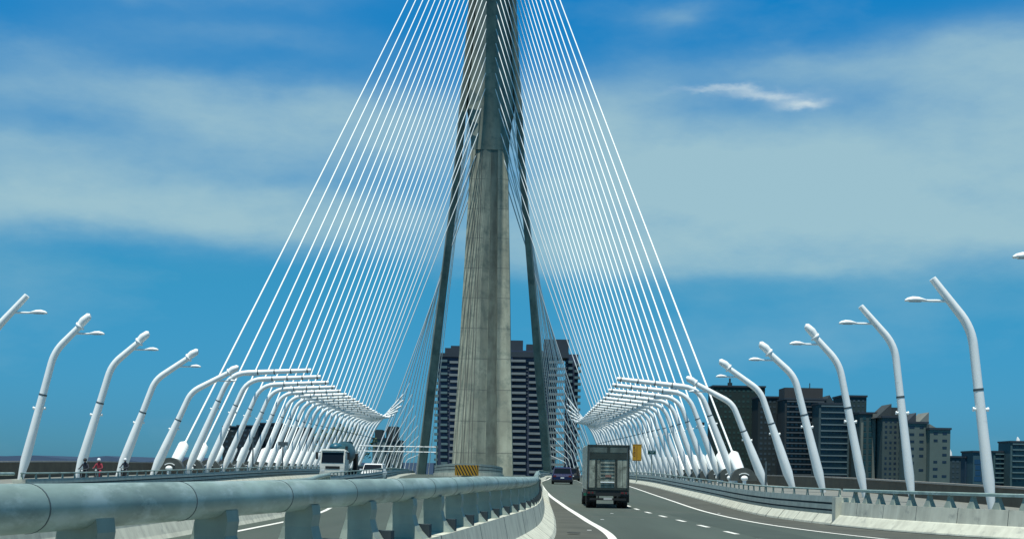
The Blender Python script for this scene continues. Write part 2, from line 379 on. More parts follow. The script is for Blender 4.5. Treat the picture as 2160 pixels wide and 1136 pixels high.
# right concrete barrier in front
RT = [(a, x + .35) for a, x in ROUT]
t = thing('concrete_barrier', 'plain pale concrete barrier at the right edge with a grey rail on flared posts', 'barrier', station(RT, 45)[0])
profR = [(-.42, -.02), (-.40, .06), (-.16, .33), (-.12, .36), (-.07, .80), (.25, .80), (.32, -.02)]
part(sweep(RT, profR, 27, 48.6, .5), 'concrete_base', 'conc', t)
for d in arc_stations(RT, 29, 48.3, 2.05):
    part(sweep(RT, [(o - .004, z + .002) for o, z in profR[3:5]] + [(.1, .803), (.1, .40)], d, d + .014, .014), 'joint', 'slot', t)
part(sweep(RT, [(-.03, 1.16), (-.03, 1.235), (.0, 1.26), (.12, 1.26), (.15, 1.235), (.15, 1.16)], 27.5, 48.6, .5), 'rail', 'galv', t)
for d in arc_stations(RT, 27.8, 48.5, 1.02):
    c, tg, s = station(RT, d); secs = []
    for z, hw, y in ((1.17, .05, .05), (1.05, .06, .07), (.92, .09, .11), (.802, .12, .15)):
        p0 = station(RT, d, .07, z)[0]; secs.append([p0 - s * hw - tg * y, p0 + s * hw - tg * y, p0 + s * hw + tg * y, p0 - s * hw + tg * y])
    b = MB(); b.loft(secs); part(b, 'rail_post', 'galvpost', t)
b = sweep(ROUT, [(-.16, .006), (-.16, .02), (-.02, .02), (-.02, .006)], 30, 49, .5); tag(b.build('kerb_grime', mt['slot']), kind='structure')

# steel panel barriers
def panel_barrier(tab, d0, d1, side, label, nose=False, tall=1.0, postmax=170, name='panel_barrier', pitch=1.9, nomany=True):
    """side=+1: the road lies to the left (-off) of the barrier"""
    t = thing(name, label, 'barrier', station(tab, d0)[0]); k = side
    P = lambda pr: [(o * k, z) for o, z in pr]
    part(sweep(tab, P([(-.36, -.02), (-.34, .07), (-.10, .36), (.2, .36), (.3, -.02)]), d0, d1, 2.0), 'concrete_toe', 'conc', t)
    part(sweep(tab, P([(-.09, .363), (-.09, .47), (.05, .47), (.05, .363)]), d0, d1, 2.0), 'lower_panel', 'panel', t)
    part(sweep(tab, P([(-.03, .47), (-.03, .53), (.04, .53), (.04, .47)]), d0 + .3, d1, 2.0), 'gap_strip', 'slot', t)
    part(sweep(tab, P([(-.09, .53), (-.07, .70), (.05, .70), (.05, .53)]), d0, d1, 2.0), 'middle_panel', 'panel', t)
    part(sweep(tab, P([(-.02, .70), (-.02, .77), (.04, .77), (.04, .70)]), d0 + .3, d1, 2.0), 'gap_strip', 'slot', t)
    part(sweep(tab, P([(-.07, .77), (-.03, .98), (.05, .98), (.05, .77)]), d0, d1, 2.0), 'upper_panel', 'panel', t)
    b = MB(); pts = []; d = d0
    while d < d1: pts.append(station(tab, d, .01 * k, 1.22)[0]); d += 2.0
    b.tube(pts, .035, 8); part(b, 'handrail', 'galv', t)
    rest = MB(); cnt = 0
    for d in arc_stations(tab, d0 + .1, min(d1, 320), pitch):
        c, tg, s = station(tab, d); secs = []
        for z, y in ((1.2, .035), (1.08, .05), (.975, .10)):
            p0 = station(tab, d, .01 * k, z)[0]; secs.append([p0 - s * .03 - tg * y, p0 + s * .03 - tg * y, p0 + s * .03 + tg * y, p0 - s * .03 + tg * y])
        cnt += 1
        if cnt <= 95: b = MB(); b.loft(secs); part(b, 'rail_post', 'galvpost', t)
        else: rest.loft(secs)
    if rest.v: tag(part(rest, 'far_rail_posts', 'galvpost', t), kind='stuff')
    for d in arc_stations(tab, d0 + 2.0, min(d1, 150), 2.4):
        part(sweep(tab, P([(-.364, .0), (-.344, .07), (-.104, .358), (0, .358), (0, 0)]), d, d + .04, .04), 'toe_joint', 'seam', t)
    if nose:
        c, tg, s = station(tab, d0 - .15, 0, 0)
        b = MB(); b.box(c + Vector((0, 0, .47)), (.56, .34, .98), rot(tg)); part(b, 'end_block', 'conc', t)
    return t
panel_barrier(RT, 48.9, 430, 1, 'blue-grey steel panel barrier with two dark slots along the right edge of the road', nose=True)
panel_barrier(LIN2, 88.3, 430, -1, 'short-posted grey barrier running from the oncoming lorry towards the left pylon leg')
panel_barrier(LOUT, 60, 430, -1, 'blue-grey panel barrier along the outer edge of the oncoming carriageway at left', nose=True)
panel_barrier(RIN, 96.5, 430, -1, 'low barrier beside the blue car at the foot of the right pylon leg', pitch=3.0)
t, prof = jersey([(a, x) for a, x in LOUT], 20, 59.5, 'concrete_barrier', 'plain concrete barrier with pipe rail at the far left edge behind the foreground rail')
b = MB(); b.tube([station(LOUT, d, 0, 1.2)[0] for d in range(20, 60, 3)], .07, 10); part(b, 'rail', 'galv', t)

# curved nose barrier in front of the pylon with hazard board
NC = (-8.0, 262); zn = -.5; HK = 2.0
t = thing('pylon_barrier', 'curved grey barrier wrapped round the foot of the central pylon column', 'barrier', (NC[0], NC[1] - 8, zn))
def nose_ring(r0, r1, z0, z1, name, m):
    b = MB(); secs = []
    for i in range(25):
        a = math.pi * i / 24; ca, sa = -math.cos(a), -math.sin(a)
        secs.append([(NC[0] + 6.3 * ca * r0, NC[1] + 9 * sa * r0, zn + z0 * HK * (.72 + .3 * math.sin(a))), (NC[0] + 6.3 * ca * r1, NC[1] + 9 * sa * r1, zn + z0 * HK * (.72 + .3 * math.sin(a))), (NC[0] + 6.3 * ca * r1, NC[1] + 9 * sa * r1, zn + z1 * HK * (.72 + .3 * math.sin(a))), (NC[0] + 6.3 * ca * r0, NC[1] + 9 * sa * r0, zn + z1 * HK * (.72 + .3 * math.sin(a)))])
    b.loft(secs, smooth=False); part(b, name, m, t)
nose_ring(.96, 1.03, -.1, .34, 'concrete_toe', 'conc'); nose_ring(.97, 1.0, .34, .58, 'lower_panel', 'panel'); nose_ring(.975, .99, .58, .64, 'gap_strip', 'slot')
nose_ring(.97, 1.0, .64, .88, 'middle_panel', 'panel'); nose_ring(.975, .99, .88, .94, 'gap_strip', 'slot'); nose_ring(.97, 1.0, .94, 1.14, 'upper_panel', 'panel')
bx = -8.05; by = NC[1] - 9.7
t = thing('hazard_board', 'yellow board with black slanted stripes in front of the pylon foot', 'sign', (bx, by, zn))
b = MB(); b.bb(bx - 2.1, bx + 2.1, by, by + .06, zn + .2, zn + 2.05); part(b, 'board', 'yellow', t)
b = MB()
for i in range(-3, 9):
    x0 = bx - 2.6 + i * .55
    q = [(x0, 2.02), (x0 + .22, 2.02), (x0 + .22 + .95, .24), (x0 + .95, .24)]
    q = [(min(max(x, bx - 2.05), bx + 2.05), z) for x, z in q]
    if q[1][0] - q[0][0] < .05 and q[2][0] - q[3][0] < .05: continue
    b.loft([[(x, by - .02, zn + z) for x, z in q], [(x, by - .004, zn + z) for x, z in q]])
part(b, 'black_stripes', 'black', t)
for s_ in (-1.5, 1.5): b = MB(); b.bb(bx + s_ - .06, bx + s_ + .06, by + .064, by + .18, zn - .2, zn + 1.7); part(b, 'leg', 'collar', t)

# ------------------------------------------------------------------ outer parapets (brown shaded walls behind the masts)
for sgn, nm in ((-1, 'brown parapet wall behind the leaning masts on the left edge of the deck'), (1, 'brown parapet wall behind the leaning masts on the right edge of the deck')):
    tab = [(d, axis(d) + sgn * (half(d) + 4.1)) for d in range(-40, 901, 10)]
    h = 1.28 if sgn < 0 else 1.05
    t = thing('parapet_wall', nm, 'wall', station(tab, 100)[0])
    part(sweep(tab, [(-.2, -.1), (-.2, h), (.2, h), (.2, -.1)], 20, 700, 8), 'wall', 'parapet', t)
    part(sweep(tab, [(-.28, h + .003), (-.28, h + .12), (.28, h + .12), (.28, h + .003)], 20, 700, 8), 'coping', 'sill', t)

# ------------------------------------------------------------------ pylon
D = 430.0; AX = axis(D)
def cc(z):          # fraction up the column
    return z
t = thing('bridge_pylon', 'towering concrete pylon with a wide central column and two slanting side legs', 'pylon', (AX, D, zd(D)))
# central column, leaning back below z 95 and upright above; (z, half width, front y)
COL = [(-26, 9.9, D - 31), (2, 8.9, D - 23), (30, 7.85, D - 15), (60, 6.95, D - 7.2), (82, 6.2, D - 2.4), (98, 5.75, D)]
secs = []
for z, hw, y in COL:
    P = [(-1, 5.5), (-.98, .9), (-.80, .5), (-.55, .45), (-.20, 0), (.08, .9), (.45, .9), (.465, 0), (.82, .3), (.98, .8), (1, 5.5), (.8, 11), (-.8, 11)]
    gd = min(1.5, .35 + (98 - z) * .03)
    secs.append([(AX + hw * a, y + (gd if q == .9 and a in (.08, .45) else q), z) for a, q in P])
b = MB(); b.loft(secs)
part(b, 'front_column', 'pylon', t)
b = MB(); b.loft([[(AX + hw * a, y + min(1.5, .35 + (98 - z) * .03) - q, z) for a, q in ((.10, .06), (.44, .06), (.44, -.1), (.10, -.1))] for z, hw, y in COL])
part(b, 'recess_shade_panel', mat('shade_toned_concrete', (.155, .19, .155), .8, var=.3, scale=.3, streak=.4), t)  # added panel over the groove floor; its darker colour stands in for shade
# horizontal pour seams, 3 mm proud
for z in [6 + 9.2 * i for i in range(10)]:
    b = MB()
    for (z0, w0, y0), (z1, w1, y1) in zip(COL, COL[1:]):
        if z0 <= z < z1:
            f = (z - z0) / (z1 - z0); hw = w0 + (w1 - w0) * f; y = y0 + (y1 - y0) * f
            for sx0, q0, sx1, q1 in ((-.98, .9, -.80, .5), (-.80, .5, -.55, .45), (-.55, .45, -.20, 0), (-.20, 0, .08, min(1.5, .35 + (98 - z) * .03)), (.08, min(1.5, .35 + (98 - z) * .03), .45, min(1.5, .35 + (98 - z) * .03)), (.45, min(1.5, .35 + (98 - z) * .03), .465, 0), (.465, 0, .82, .3), (.82, .3, .98, .8)):
                b.add([(AX + hw * sx0, y + q0 - .012, z), (AX + hw * sx1, y + q1 - .012, z), (AX + hw * sx1, y + q1 - .012 + .02, z + .13), (AX + hw * sx0, y + q0 - .012 + .02, z + .13)], [(0, 1, 2, 3)])
    part(b, 'pour_seam', 'seam', t)
b = MB()
for a in (-.86, -.70, -.62, -.46, -.36):
    pts0 = [];
    for z, hw, y in COL[1:]:
        fr = {-.86: .62, -.70: .48, -.62: .465, -.46: .33, -.36: .20}[a]
        pts0.append((AX + hw * a, y + fr, z))
    b.tube(pts0, .10, 4)
part(b, 'vertical_ribs', 'seam', t)
YY = lambda z: YL + (112 - z) * (.26 if z < 112 else .16)
# upper mast: stepped front strip, wings reaching back to the side legs, and the same at the rear
YL = D + 13                                             # plane of the side legs
kz = YL / F
def legx(z, outer):                                     # half spread of the side legs
    o = interp([(-30, 23.4), (2, 20.9), (38, 17.4), (70, 13.9), (90, 11.7), (100, 10.8), (117, 9.6), (128, 8.5), (148, 7.2), (212, 4.0)], z)
    return o if outer else o - interp([(-30, 3.0), (2, 2.7), (38, 2.6), (70, 2.1), (90, 2.0), (117, 2.2), (212, 1.7)], z)
UP = [(98, 4.2), (100, 4.1), (101.5, 3.6), (106, 3.4), (109, 2.9), (112, 2.65), (120, 1.75), (125, 1.58), (133, 1.53), (141, 1.5), (160, 1.45), (212, 1.1)]
YF = lambda z: D - (min(max(0, z - 98), 42) ** 2 * .0023 + max(0, z - 140) * .193)    # the strip leans gently forward as it rises
fr = []; 
for z, hw in UP:
    y = YF(z); fr.append([(AX - hw, y, z), (AX + hw, y, z), (AX + hw, y + 2.4, z), (AX - hw, y + 2.4, z)])
b = MB(); b.loft(fr); part(b, 'upper_front_strip', 'pylon', t)
b = MB(); b.loft([[(x, 2 * YL - y, z) for x, y, z in reversed(q)] for q in fr]); part(b, 'upper_rear_strip', 'pylon', t)
for s_ in (-1, 1):                                      # side wings
    secs = []
    for z in (98, 102, 106, 110, 113.5, 120, 135, 150, 175, 205):
        hw = interp([(98, 4.1), (100, 4.0), (106, 3.3), (112, 2.6), (120, 1.7), (126, 1.52), (150, 1.45), (212, 1.05)], z)
        w2 = interp([(98, 5.75), (102, 5.9), (106, 6.2), (110, 6.8), (113.5, 7.5), (120, 7.4), (135, 6.1), (150, 5.5), (205, 2.9)], z)
        secs.append([(AX + s_ * hw, YF(z) + 1.2, z), (AX + s_ * w2, YY(z) - .6, z), (AX + s_ * w2, YY(z) + .6, z), (AX + s_ * hw, 2 * YL - YF(z) - 1.2, z), (AX + s_ * .4, YY(z), z)])
    b = MB(); b.loft(secs); part(b, 'side_wing', 'pylon', t)
    secs = []
    for z in (-26, 2, 35, 70, 90, 100, 112, 125, 150, 180, 205):
        yy = YY(z); kk = yy / YL; ax_ = AX * kk
        o, i_ = legx(z, True) * kk, legx(z, False) * kk; dy = interp([(-26, 3.6), (100, 2.6), (205, 1.6)], z)
        secs.append([(ax_ + s_ * o, yy - dy * .3, z), (ax_ + s_ * (o - .5), yy - dy, z), (ax_ + s_ * i_, yy - dy, z), (ax_ + s_ * i_, yy + dy, z), (ax_ + s_ * (o - .5), yy + dy, z), (ax_ + s_ * o, yy + dy * .3, z)])
    b = MB(); b.loft(secs); part(b, 'side_leg', 'pylon', t)
# rear column, mirror of the front one
b = MB(); b.loft([[(AX + hw * a * .9, 2 * YL - y - q, z) for a, q in ((-1, 2), (-.5, 0), (.5, 0), (1, 2), (.8, 7), (-.8, 7))] for z, hw, y in COL if z > -30]); 
part(b, 'rear_column', 'pylon', t)

# ------------------------------------------------------------------ stay cables
ordw = ['outermost', 'second', 'third', 'fourth', 'fifth', 'sixth', 'seventh', 'eighth', 'ninth', 'tenth', 'eleventh', 'twelfth', 'thirteenth', 'fourteenth', 'fifteenth', 'sixteenth', 'seventeenth', 'eighteenth', 'nineteenth', 'twentieth', 'twenty-first', 'twenty-second', 'twenty-third', 'twenty-fourth', 'twenty-fifth', 'twenty-sixth']
DN = [163, 176.5, 190, 202.5, 214.5, 226] + [226 + 9.9 * k for k in range(1, 20)]
NN = len(DN)
ytop = [330, 282, 230, 188, 155, 122, 92, 62, 33, 5, -24, -52, -80, -107, -133, -158, -183, -207, -230, -253, -277, -300, -320, -340, -357]
ztop = []
for y in ytop:
    z_ = (1000 - y) / F * D
    for _ in range(8): z_ = (1000 - y) / F * YF(z_)
    ztop.append(z_)
def half_disc(c, r0, r1, th, a0=0, a1=math.pi, n=24):
    b = MB(); secs = []
    for i in range(n + 1):
        a = a0 + (a1 - a0) * i / n; ca, sa = math.cos(a), math.sin(a)
        secs.append([(c[0] + r * ca, c[1] + y, c[2] + r * sa) for r, y in ((r0, -th / 2), (r1, -th / 2), (r1, th / 2), (r0, th / 2))])
    b.loft(secs); return b
for s_, side in ((-1, 'left'), (1, 'right')):
    for i, d in enumerate(DN):
        x = axis(d) + s_ * (half(d) + 1.5 - (max(0, 1.0 - i / 9) if s_ > 0 else 0)); base = Vector((x, d, zd(d) + .9))
        zt = ztop[NN - 1 - i]
        hw = interp([(94, 4.3), (98, 3.9), (103, 3.4), (110, 2.7), (113, 2.2), (116, 1.5), (150, 1.5), (212, 1.1)], zt)
        top = Vector((AX + s_ * hw, YF(zt) + .1, zt)); u = (top - base).normalized()
        t = thing('stay_cable', f'{ordw[i]} white stay cable from the outer edge of the near {side} fan', 'cable', (x, d, zd(d)), group='stay cables of the near fans')
        b = MB(); L_ = (top - base).length; pts = []
        for k in range(9):
            f = k / 8; p = base.lerp(top, f); p.z -= 4 * f * (1 - f) * L_ * .004; pts.append(p)
        b.tube(pts, .125, 8); part(b, 'cable', 'cable', t)
        r_ = .62
        b = MB(); p0 = base + u * .9
        b.tube([p0, base + u * 1.5, base + u * 4.2, base + u * 4.6, base + u * 4.9], [r_ * .8, r_, r_, r_ * .55, .2], 16); part(b, 'damper_sleeve', 'white', t)
        th = 1.1; cz = zd(d) + .45
        part(half_disc((x, d - 1.0, cz), .1, 1.5, th), 'anchor_disc', 'ringdark', t)
        part(half_disc((x, d - 1.6, cz), .82, .90, .12, R(50), R(130)), 'disc_trim', 'white', t)
        b = MB(); b.bb(x - .17, x + .17, d - 2.1, d - 1.6, zd(d), zd(d) + .75); b.ball((x, d - 1.9, zd(d) + .72), (.42, .36, .32)); part(b, 'foot_hood', 'white', t)
    for i in range(14):
        d = 475 + 24.0 * i; x = axis(d) + s_ * (half(d) + 1.5); base = Vector((x, d, zd(d)))
        zt = ztop[int(i * 1.65)]; hw = interp([(94, 4.3), (98, 3.9), (103, 3.4), (110, 2.7), (113, 2.2), (116, 1.5), (150, 1.5), (212, 1.1)], zt)
        top = Vector((AX + s_ * hw, 2 * YL - YF(zt), zt))
        t = thing('stay_cable', f'{ordw[13 - i]} stay cable of the far {side} fan, beyond the pylon', 'cable', (x, d, zd(d)), group='stay cables of the far fans')
        b = MB(); b.tube([base, base.lerp(top, .5) - Vector((0, 0, .8)), top], .17, 6); part(b, 'cable', 'cable', t)

# ------------------------------------------------------------------ leaning masts with arms and lamps
def smooth_bend(A, B, E, r=1.2, n=7):
    """A -> rounded corner at B -> E"""
    A, B, E = Vector(A), Vector(B), Vector(E); p = B + (A - B).normalized() * r; q = B + (E - B).normalized() * r
    return [A] + [p * (1 - f) ** 2 + B * 2 * f * (1 - f) + q * f ** 2 for f in [k / (n - 1) for k in range(n)]] + [E]
def mast(base, elbow, tip, inward, rb, rt, label, cap=True, lamp='arm', group=None, collars=(), bend=.9, joint=.74, lowdetail=False):
    t = thing('leaning_mast', label, 'mast', tuple(base), group=group)
    base, elbow, tip = Vector(base), Vector(elbow), Vector(tip)
    pts = smooth_bend(base, elbow, tip, bend)
    J = base.lerp(pts[1], joint)
    n = 12 if not lowdetail else 8
    b = MB(); b.tube([base, base.lerp(J, .25), base.lerp(J, .6), J], [rb * .6, rb * 1.1, rb * .98, rt * 1.08], n); part(b, 'pole', 'white', t)
    b = MB(); rest = [J] + pts[1:]
    rr = [rt * 1.03] + [rt] * (len(rest) - 2) + [rt * .8]
    b.tube(rest, rr, n); part(b, 'arm', 'white', t)
    u = (J - base).normalized(); a = (tip - pts[-2]).normalized()
    b = MB(); b.tube([J - u * .07, J + u * .05], rt * 1.14, n); part(b, 'collar', 'collar', t)
    if not lowdetail:
        K = J - u * 1.0
        b = MB(); b.tube([K - Vector((rt * 1.7, 0, 0)), K + Vector((rt * 1.7, 0, 0))], .07, 8); b.tube([K - Vector((rt * 1.75, 0, 0)), K - Vector((rt * 1.4, 0, 0))], .11, 8); b.tube([K + Vector((rt * 1.4, 0, 0)), K + Vector((rt * 1.75, 0, 0))], .11, 8); part(b, 'bolt_lugs', 'white', t)
    for f in collars:
        q = pts[-2].lerp(tip, f); b = MB(); b.tube([q - a * .06, q + a * .06], rt * 1.08, n); part(b, 'collar', 'collar', t)
    if cap:
        b = MB(); q = tip - a * .95; nn = Vector((-a.z, 0, a.x)) * (1 if a.x < 0 else -1)
        if nn.z < 0: nn = -nn
        b.tube([q, q + a * .12, q + a * .16], [rt * 1.25, rt * 1.45, rt * 1.2], n)
        b.tube([q + a * .16 + nn * .05, q + a * .55 + nn * .10, q + a * 1.05 + nn * .06, q + a * 1.15], [rt * 1.05, rt * 1.15, rt * .95, rt * .6], n)
        part(b, 'end_cap', 'white', t)
    if lamp:
        q = pts[-2].lerp(tip, .38) if lamp == 'arm' else pts[-3] + Vector((0, 0, -.2)); hd = q + Vector((inward * (1.75 if lamp == 'arm' else 1.5), 0, -.02))
        b = MB(); b.tube([q, q.lerp(hd, .6), hd - Vector((inward * .5, 0, -.03))], [.075, .065, .05], 8); part(b, 'lamp_bracket', 'white', t)
        b = MB(); secs = []
        for f, hy, hz in ((-.62, .07, .05), (-.5, .14, .10), (-.2, .21, .20), (.12, .22, .22), (.38, .17, .15), (.52, .06, .05)):
            c = hd + Vector((inward * f, 0, 0)); secs.append([c + Vector((0, -hy, 0)), c + Vector((0, -hy * .75, hz * .7)), c + Vector((0, 0, hz)), c + Vector((0, hy * .75, hz * .7)), c + Vector((0, hy, 0)), c + Vector((0, 0, -.05))])
        b.loft(secs, smooth=True); h_ = part(b, 'lamp_head', 'white', t)
        b = MB(); b.bb(hd.x - .3, hd.x + .3, hd.y - .12, hd.y + .12, hd.z - .065, hd.z - .045); part(b, 'lamp_lens', 'lampglass', t)
    return t
#        d    lean   he    alpha  L     rb   rt
LT = [(57, 7.0, 9.2, 52, 3.2, .27, .23), (71.6, 7.4, 9.2, 51, 3.2, .27, .23), (88, 7.5, 9.7, 48, 3.2, .27, .23), (100.6, 12, 9.4, 47, 3.4, .30, .25),
      (115, 15, 9.3, 42, 3.7, .36, .28), (131, 19.5, 8.9, 35, 4.5, .42, .29), (146, 22.5, 8.5, 28, 5.2, .44, .30)]
col = lambda d, k: interp([(r[0], r[k]) for r in LT], d)
rl = ['rightmost lamp mast, cut off by the frame so only its lamp head shows', 'tallest free-standing lamp mast at the right edge, plain tip', 'second plain-tipped lamp mast from the right edge',
      'lamp mast in front of the pale slab towers, third from the right', 'lamp mast fourth from the right, before the dark towers', 'lamp mast fifth from the right, before the dark green tower', 'last free-standing lamp mast on the right beside the first cable']
for i, (d, x) in enumerate(((57, 24.4), (71.6, 24.2), (88, 24.8), (100.6, 25.0), (115, 25.2), (131, 25.9), (147, 26.2))):
    ln, he, al, L_, rb, rt = [col(d, k) for k in range(1, 7)]; z = zd(d)
    e = (x - math.tan(R(ln)) * he, d, z + he); tp = (e[0] - math.cos(R(al)) * L_, d, e[2] + math.sin(R(al)) * L_)
    mast((x, d, z), e, tp, -1, rb, rt, 'white ' + rl[i], cap=i >= 3, group='lamp masts on the right edge')
ll = ['leftmost lamp mast, cut by the frame so only its arm and lamp show', 'lamp mast beside the left end of the panel barrier, second from the left', 'lamp mast beside the standing scooter riders, third from the left',
      'lamp mast fourth from the left edge', 'last free-standing lamp mast on the left beside the first anchor disc']
for i, (d, x) in enumerate(((90, -35.2), (102, -35.3), (115, -35.2), (129.6, -35.9), (143.5, -36.3))):
    ln, he, al, L_, rb, rt = [col(d + 2, k) for k in range(1, 7)]; z = zd(d)
    ln = interp([(90, 12.5), (102, 14), (114.5, 16), (129.6, 20), (143.5, 24)], d)
    e = (x + math.tan(R(ln)) * he, d, z + he); tp = (e[0] + math.cos(R(al)) * L_, d, e[2] + math.sin(R(al)) * L_)
    mast((x, d, z), e, tp, 1, rb, rt, 'white ' + ll[i], cap=i >= 1, group='lamp masts on the left edge')
for s_, side in ((-1, 'left'), (1, 'right')):
    for i, d0 in enumerate(DN):
        d = d0 + 3; z = zd(d); x = axis(d) + s_ * (half(d) + (.25 if s_ > 0 else .6))
        he = interp([(163, 11.9), (230, 12.5), (430, 14.2)], d) - (.8 if s_ > 0 else 0); ln = 23 if s_ < 0 else 21.8
        al = interp([(0, 3), (14, 4), (19, 8), (21, 22), (24, 50)], i); L_ = interp([(0, 9.4), (8, 8.6), (17, 7.4), (20, 8), (24, 12)], i)
        if s_ > 0: L_ += .3; al += 2.5
        e = (x - s_ * math.tan(R(ln)) * he, d, z + he); tp = (e[0] - s_ * math.cos(R(al)) * L_, d, e[2] + math.sin(R(al)) * L_)
        mast((x, d, z), e, tp, -s_, .42, .30, f'{("first" if i == 0 else ordw[i])} white long-armed mast of the {side} row, counting away from the camera', cap=False,
             lamp='elbow' if i < 14 else None, collars=(.16, .42, .68, .94) if i < 12 else (.5,), group='long-armed masts along the deck', bend=2.0, joint=.86, lowdetail=i > 8)
    for k in range(8):
        d = 452 + 11 * k; z = zd(d); a = axis(d)
        bx_ = 37 - .9 * k; ex = 31.8 - .3 * k; tx = 24.2 - .1 * k; ez = 12.5 - 1.1 * k; tz = 28.5 - 3.0 * k
        mast((a + s_ * bx_, d, z), (a + s_ * ex, d, max(ez, z + 1)), (a + s_ * tx, d, max(tz, z + 2)), -s_, .2, .12,
             f'{("nearest" if k == 0 else ordw[k])} raised thin mast beyond the pylon on the {side}', cap=False, lamp=None, group='raised masts beyond the pylon', bend=1.2, lowdetail=True)

# ------------------------------------------------------------------ buildings
def fmat(name, c, rough=.7, var=.15, scale=.12): return mat(name, c, rough, var=var, scale=scale)
def at(px, py, d): 
    u, v = (px - 1080) / F, (1000 - py) / F
    return (math.cos(ROLL) * u - math.sin(ROLL) * v) * d, (math.sin(ROLL) * u + math.cos(ROLL) * v) * d
GB = -20.0
bm_dark = fmat('dark_blue_facade', (.035, .055, .10)); bm_slab = fmat('balcony_render', (.22, .25, .25)); bm_slab2 = fmat('teal_balcony_render', (.11, .18, .19)); bm_roof = fmat('dark_roof', (.03, .045, .06))
bm_win = mat('window_glass', (.02, .035, .06), .25, var=.3, scale=.3)
d = 750.0
t = thing('apartment_tower', 'wide dark-blue apartment tower with pale stacked balconies behind the pylon', 'building', (0, d, GB))
x0, zt = at(922, 745, d); x1, _ = at(1218, 735, d); zb = 0
b = MB(); b.bb(at(925, 745, d)[0], at(1075, 0, d)[0] + 5, d, d + 22, GB, at(925, 748, d)[1]); part(b, 'left_wing', bm_dark, t)
b = MB(); b.bb(at(1062, 745, d)[0], at(1205, 0, d)[0] - 4, d + 1.5, d + 24, GB, at(1100, 738, d)[1]); part(b, 'right_wing', bm_dark, t)
b = MB(); b.bb(at(1196, 745, d)[0], at(1221, 745, d)[0], d + 4, d + 22, GB, at(1200, 745, d)[1]); part(b, 'side_wing', bm_dark, t)
b = MB()
def rb_(b, pa, pb, ya, yb, y0, y1): b.bb(at(pa, 745, d)[0], at(pb, 745, d)[0], y0, y1, at(pa, yb, d)[1], at(pa, ya, d)[1])
for nm_, q_ in (('roof', (920, 972, 744, 752, d - 1.5, d + 21)), ('roof_block', (938, 970, 732, 743.9, d + 3, d + 18)), ('roof_block', (950, 970, 727, 731.9, d + 4, d + 16)), ('roof_block', (1074, 1103, 716, 740.9, d + 3, d + 18)),
                ('roof_block', (1110, 1136, 724, 740.8, d + 4, d + 18)), ('roof_block', (1148, 1200, 713, 740.9, d + 4.5, d + 20)), ('roof', (1070, 1200, 741, 752, d - .2, d + 20))):
    b = MB(); rb_(b, *q_); part(b, nm_, bm_roof, t)
fl = 13.45
bays = [(930, 944, 0, bm_slab2), (949, 967, 3, bm_slab), (1077, 1109, 0, bm_slab), (1115, 1142, 5, bm_slab), (1158, 1190, 3, bm_slab), ]
for a, bb_, off, mm in bays:
    for k in range(19):
        y = 758 + off + fl * k
        X0, Z0 = at(a, y, d); X1 = at(bb_, y, d)[0]; j = random.uniform(-.3, .3)
        b = MB(); b.bb(X0 + j, X1 + j * .5, d - 1.6, d - .02 if a < 1000 else d + 1.48, Z0 - 1.25, Z0)
        part(b, 'balcony', mm, t)
b = MB()
for a, bb_, off in ((916, 927, 4), (1199, 1208, 0), (1212, 1226, 6)):
    for k in range(19):
        X0, Z0 = at(a, 760 + off + fl * k, d); X1 = at(bb_, 760, d)[0]; b.bb(X0, X1, d - .5, d + 3.9, Z0 - 1.3, Z0)
tag(part(b, 'edge_balconies', bm_slab2, t), kind='stuff')
b = MB()
for a, bb_ in ((1110, 1114), (1143, 1155), (1191, 1197), (944.5, 948.5)):
    for k in range(38):
        X0, Z0 = at(a, 760 + fl / 2 * k, d); X1 = at(bb_, 760, d)[0]; b.bb(X0, X1, d + .9 if a > 1000 else d - .5, d + 1.45 if a > 1000 else d - .03, Z0 - .5, Z0)
tag(part(b, 'window_ledges', fmat('ledge', (.10, .13, .16)), t), kind='stuff')

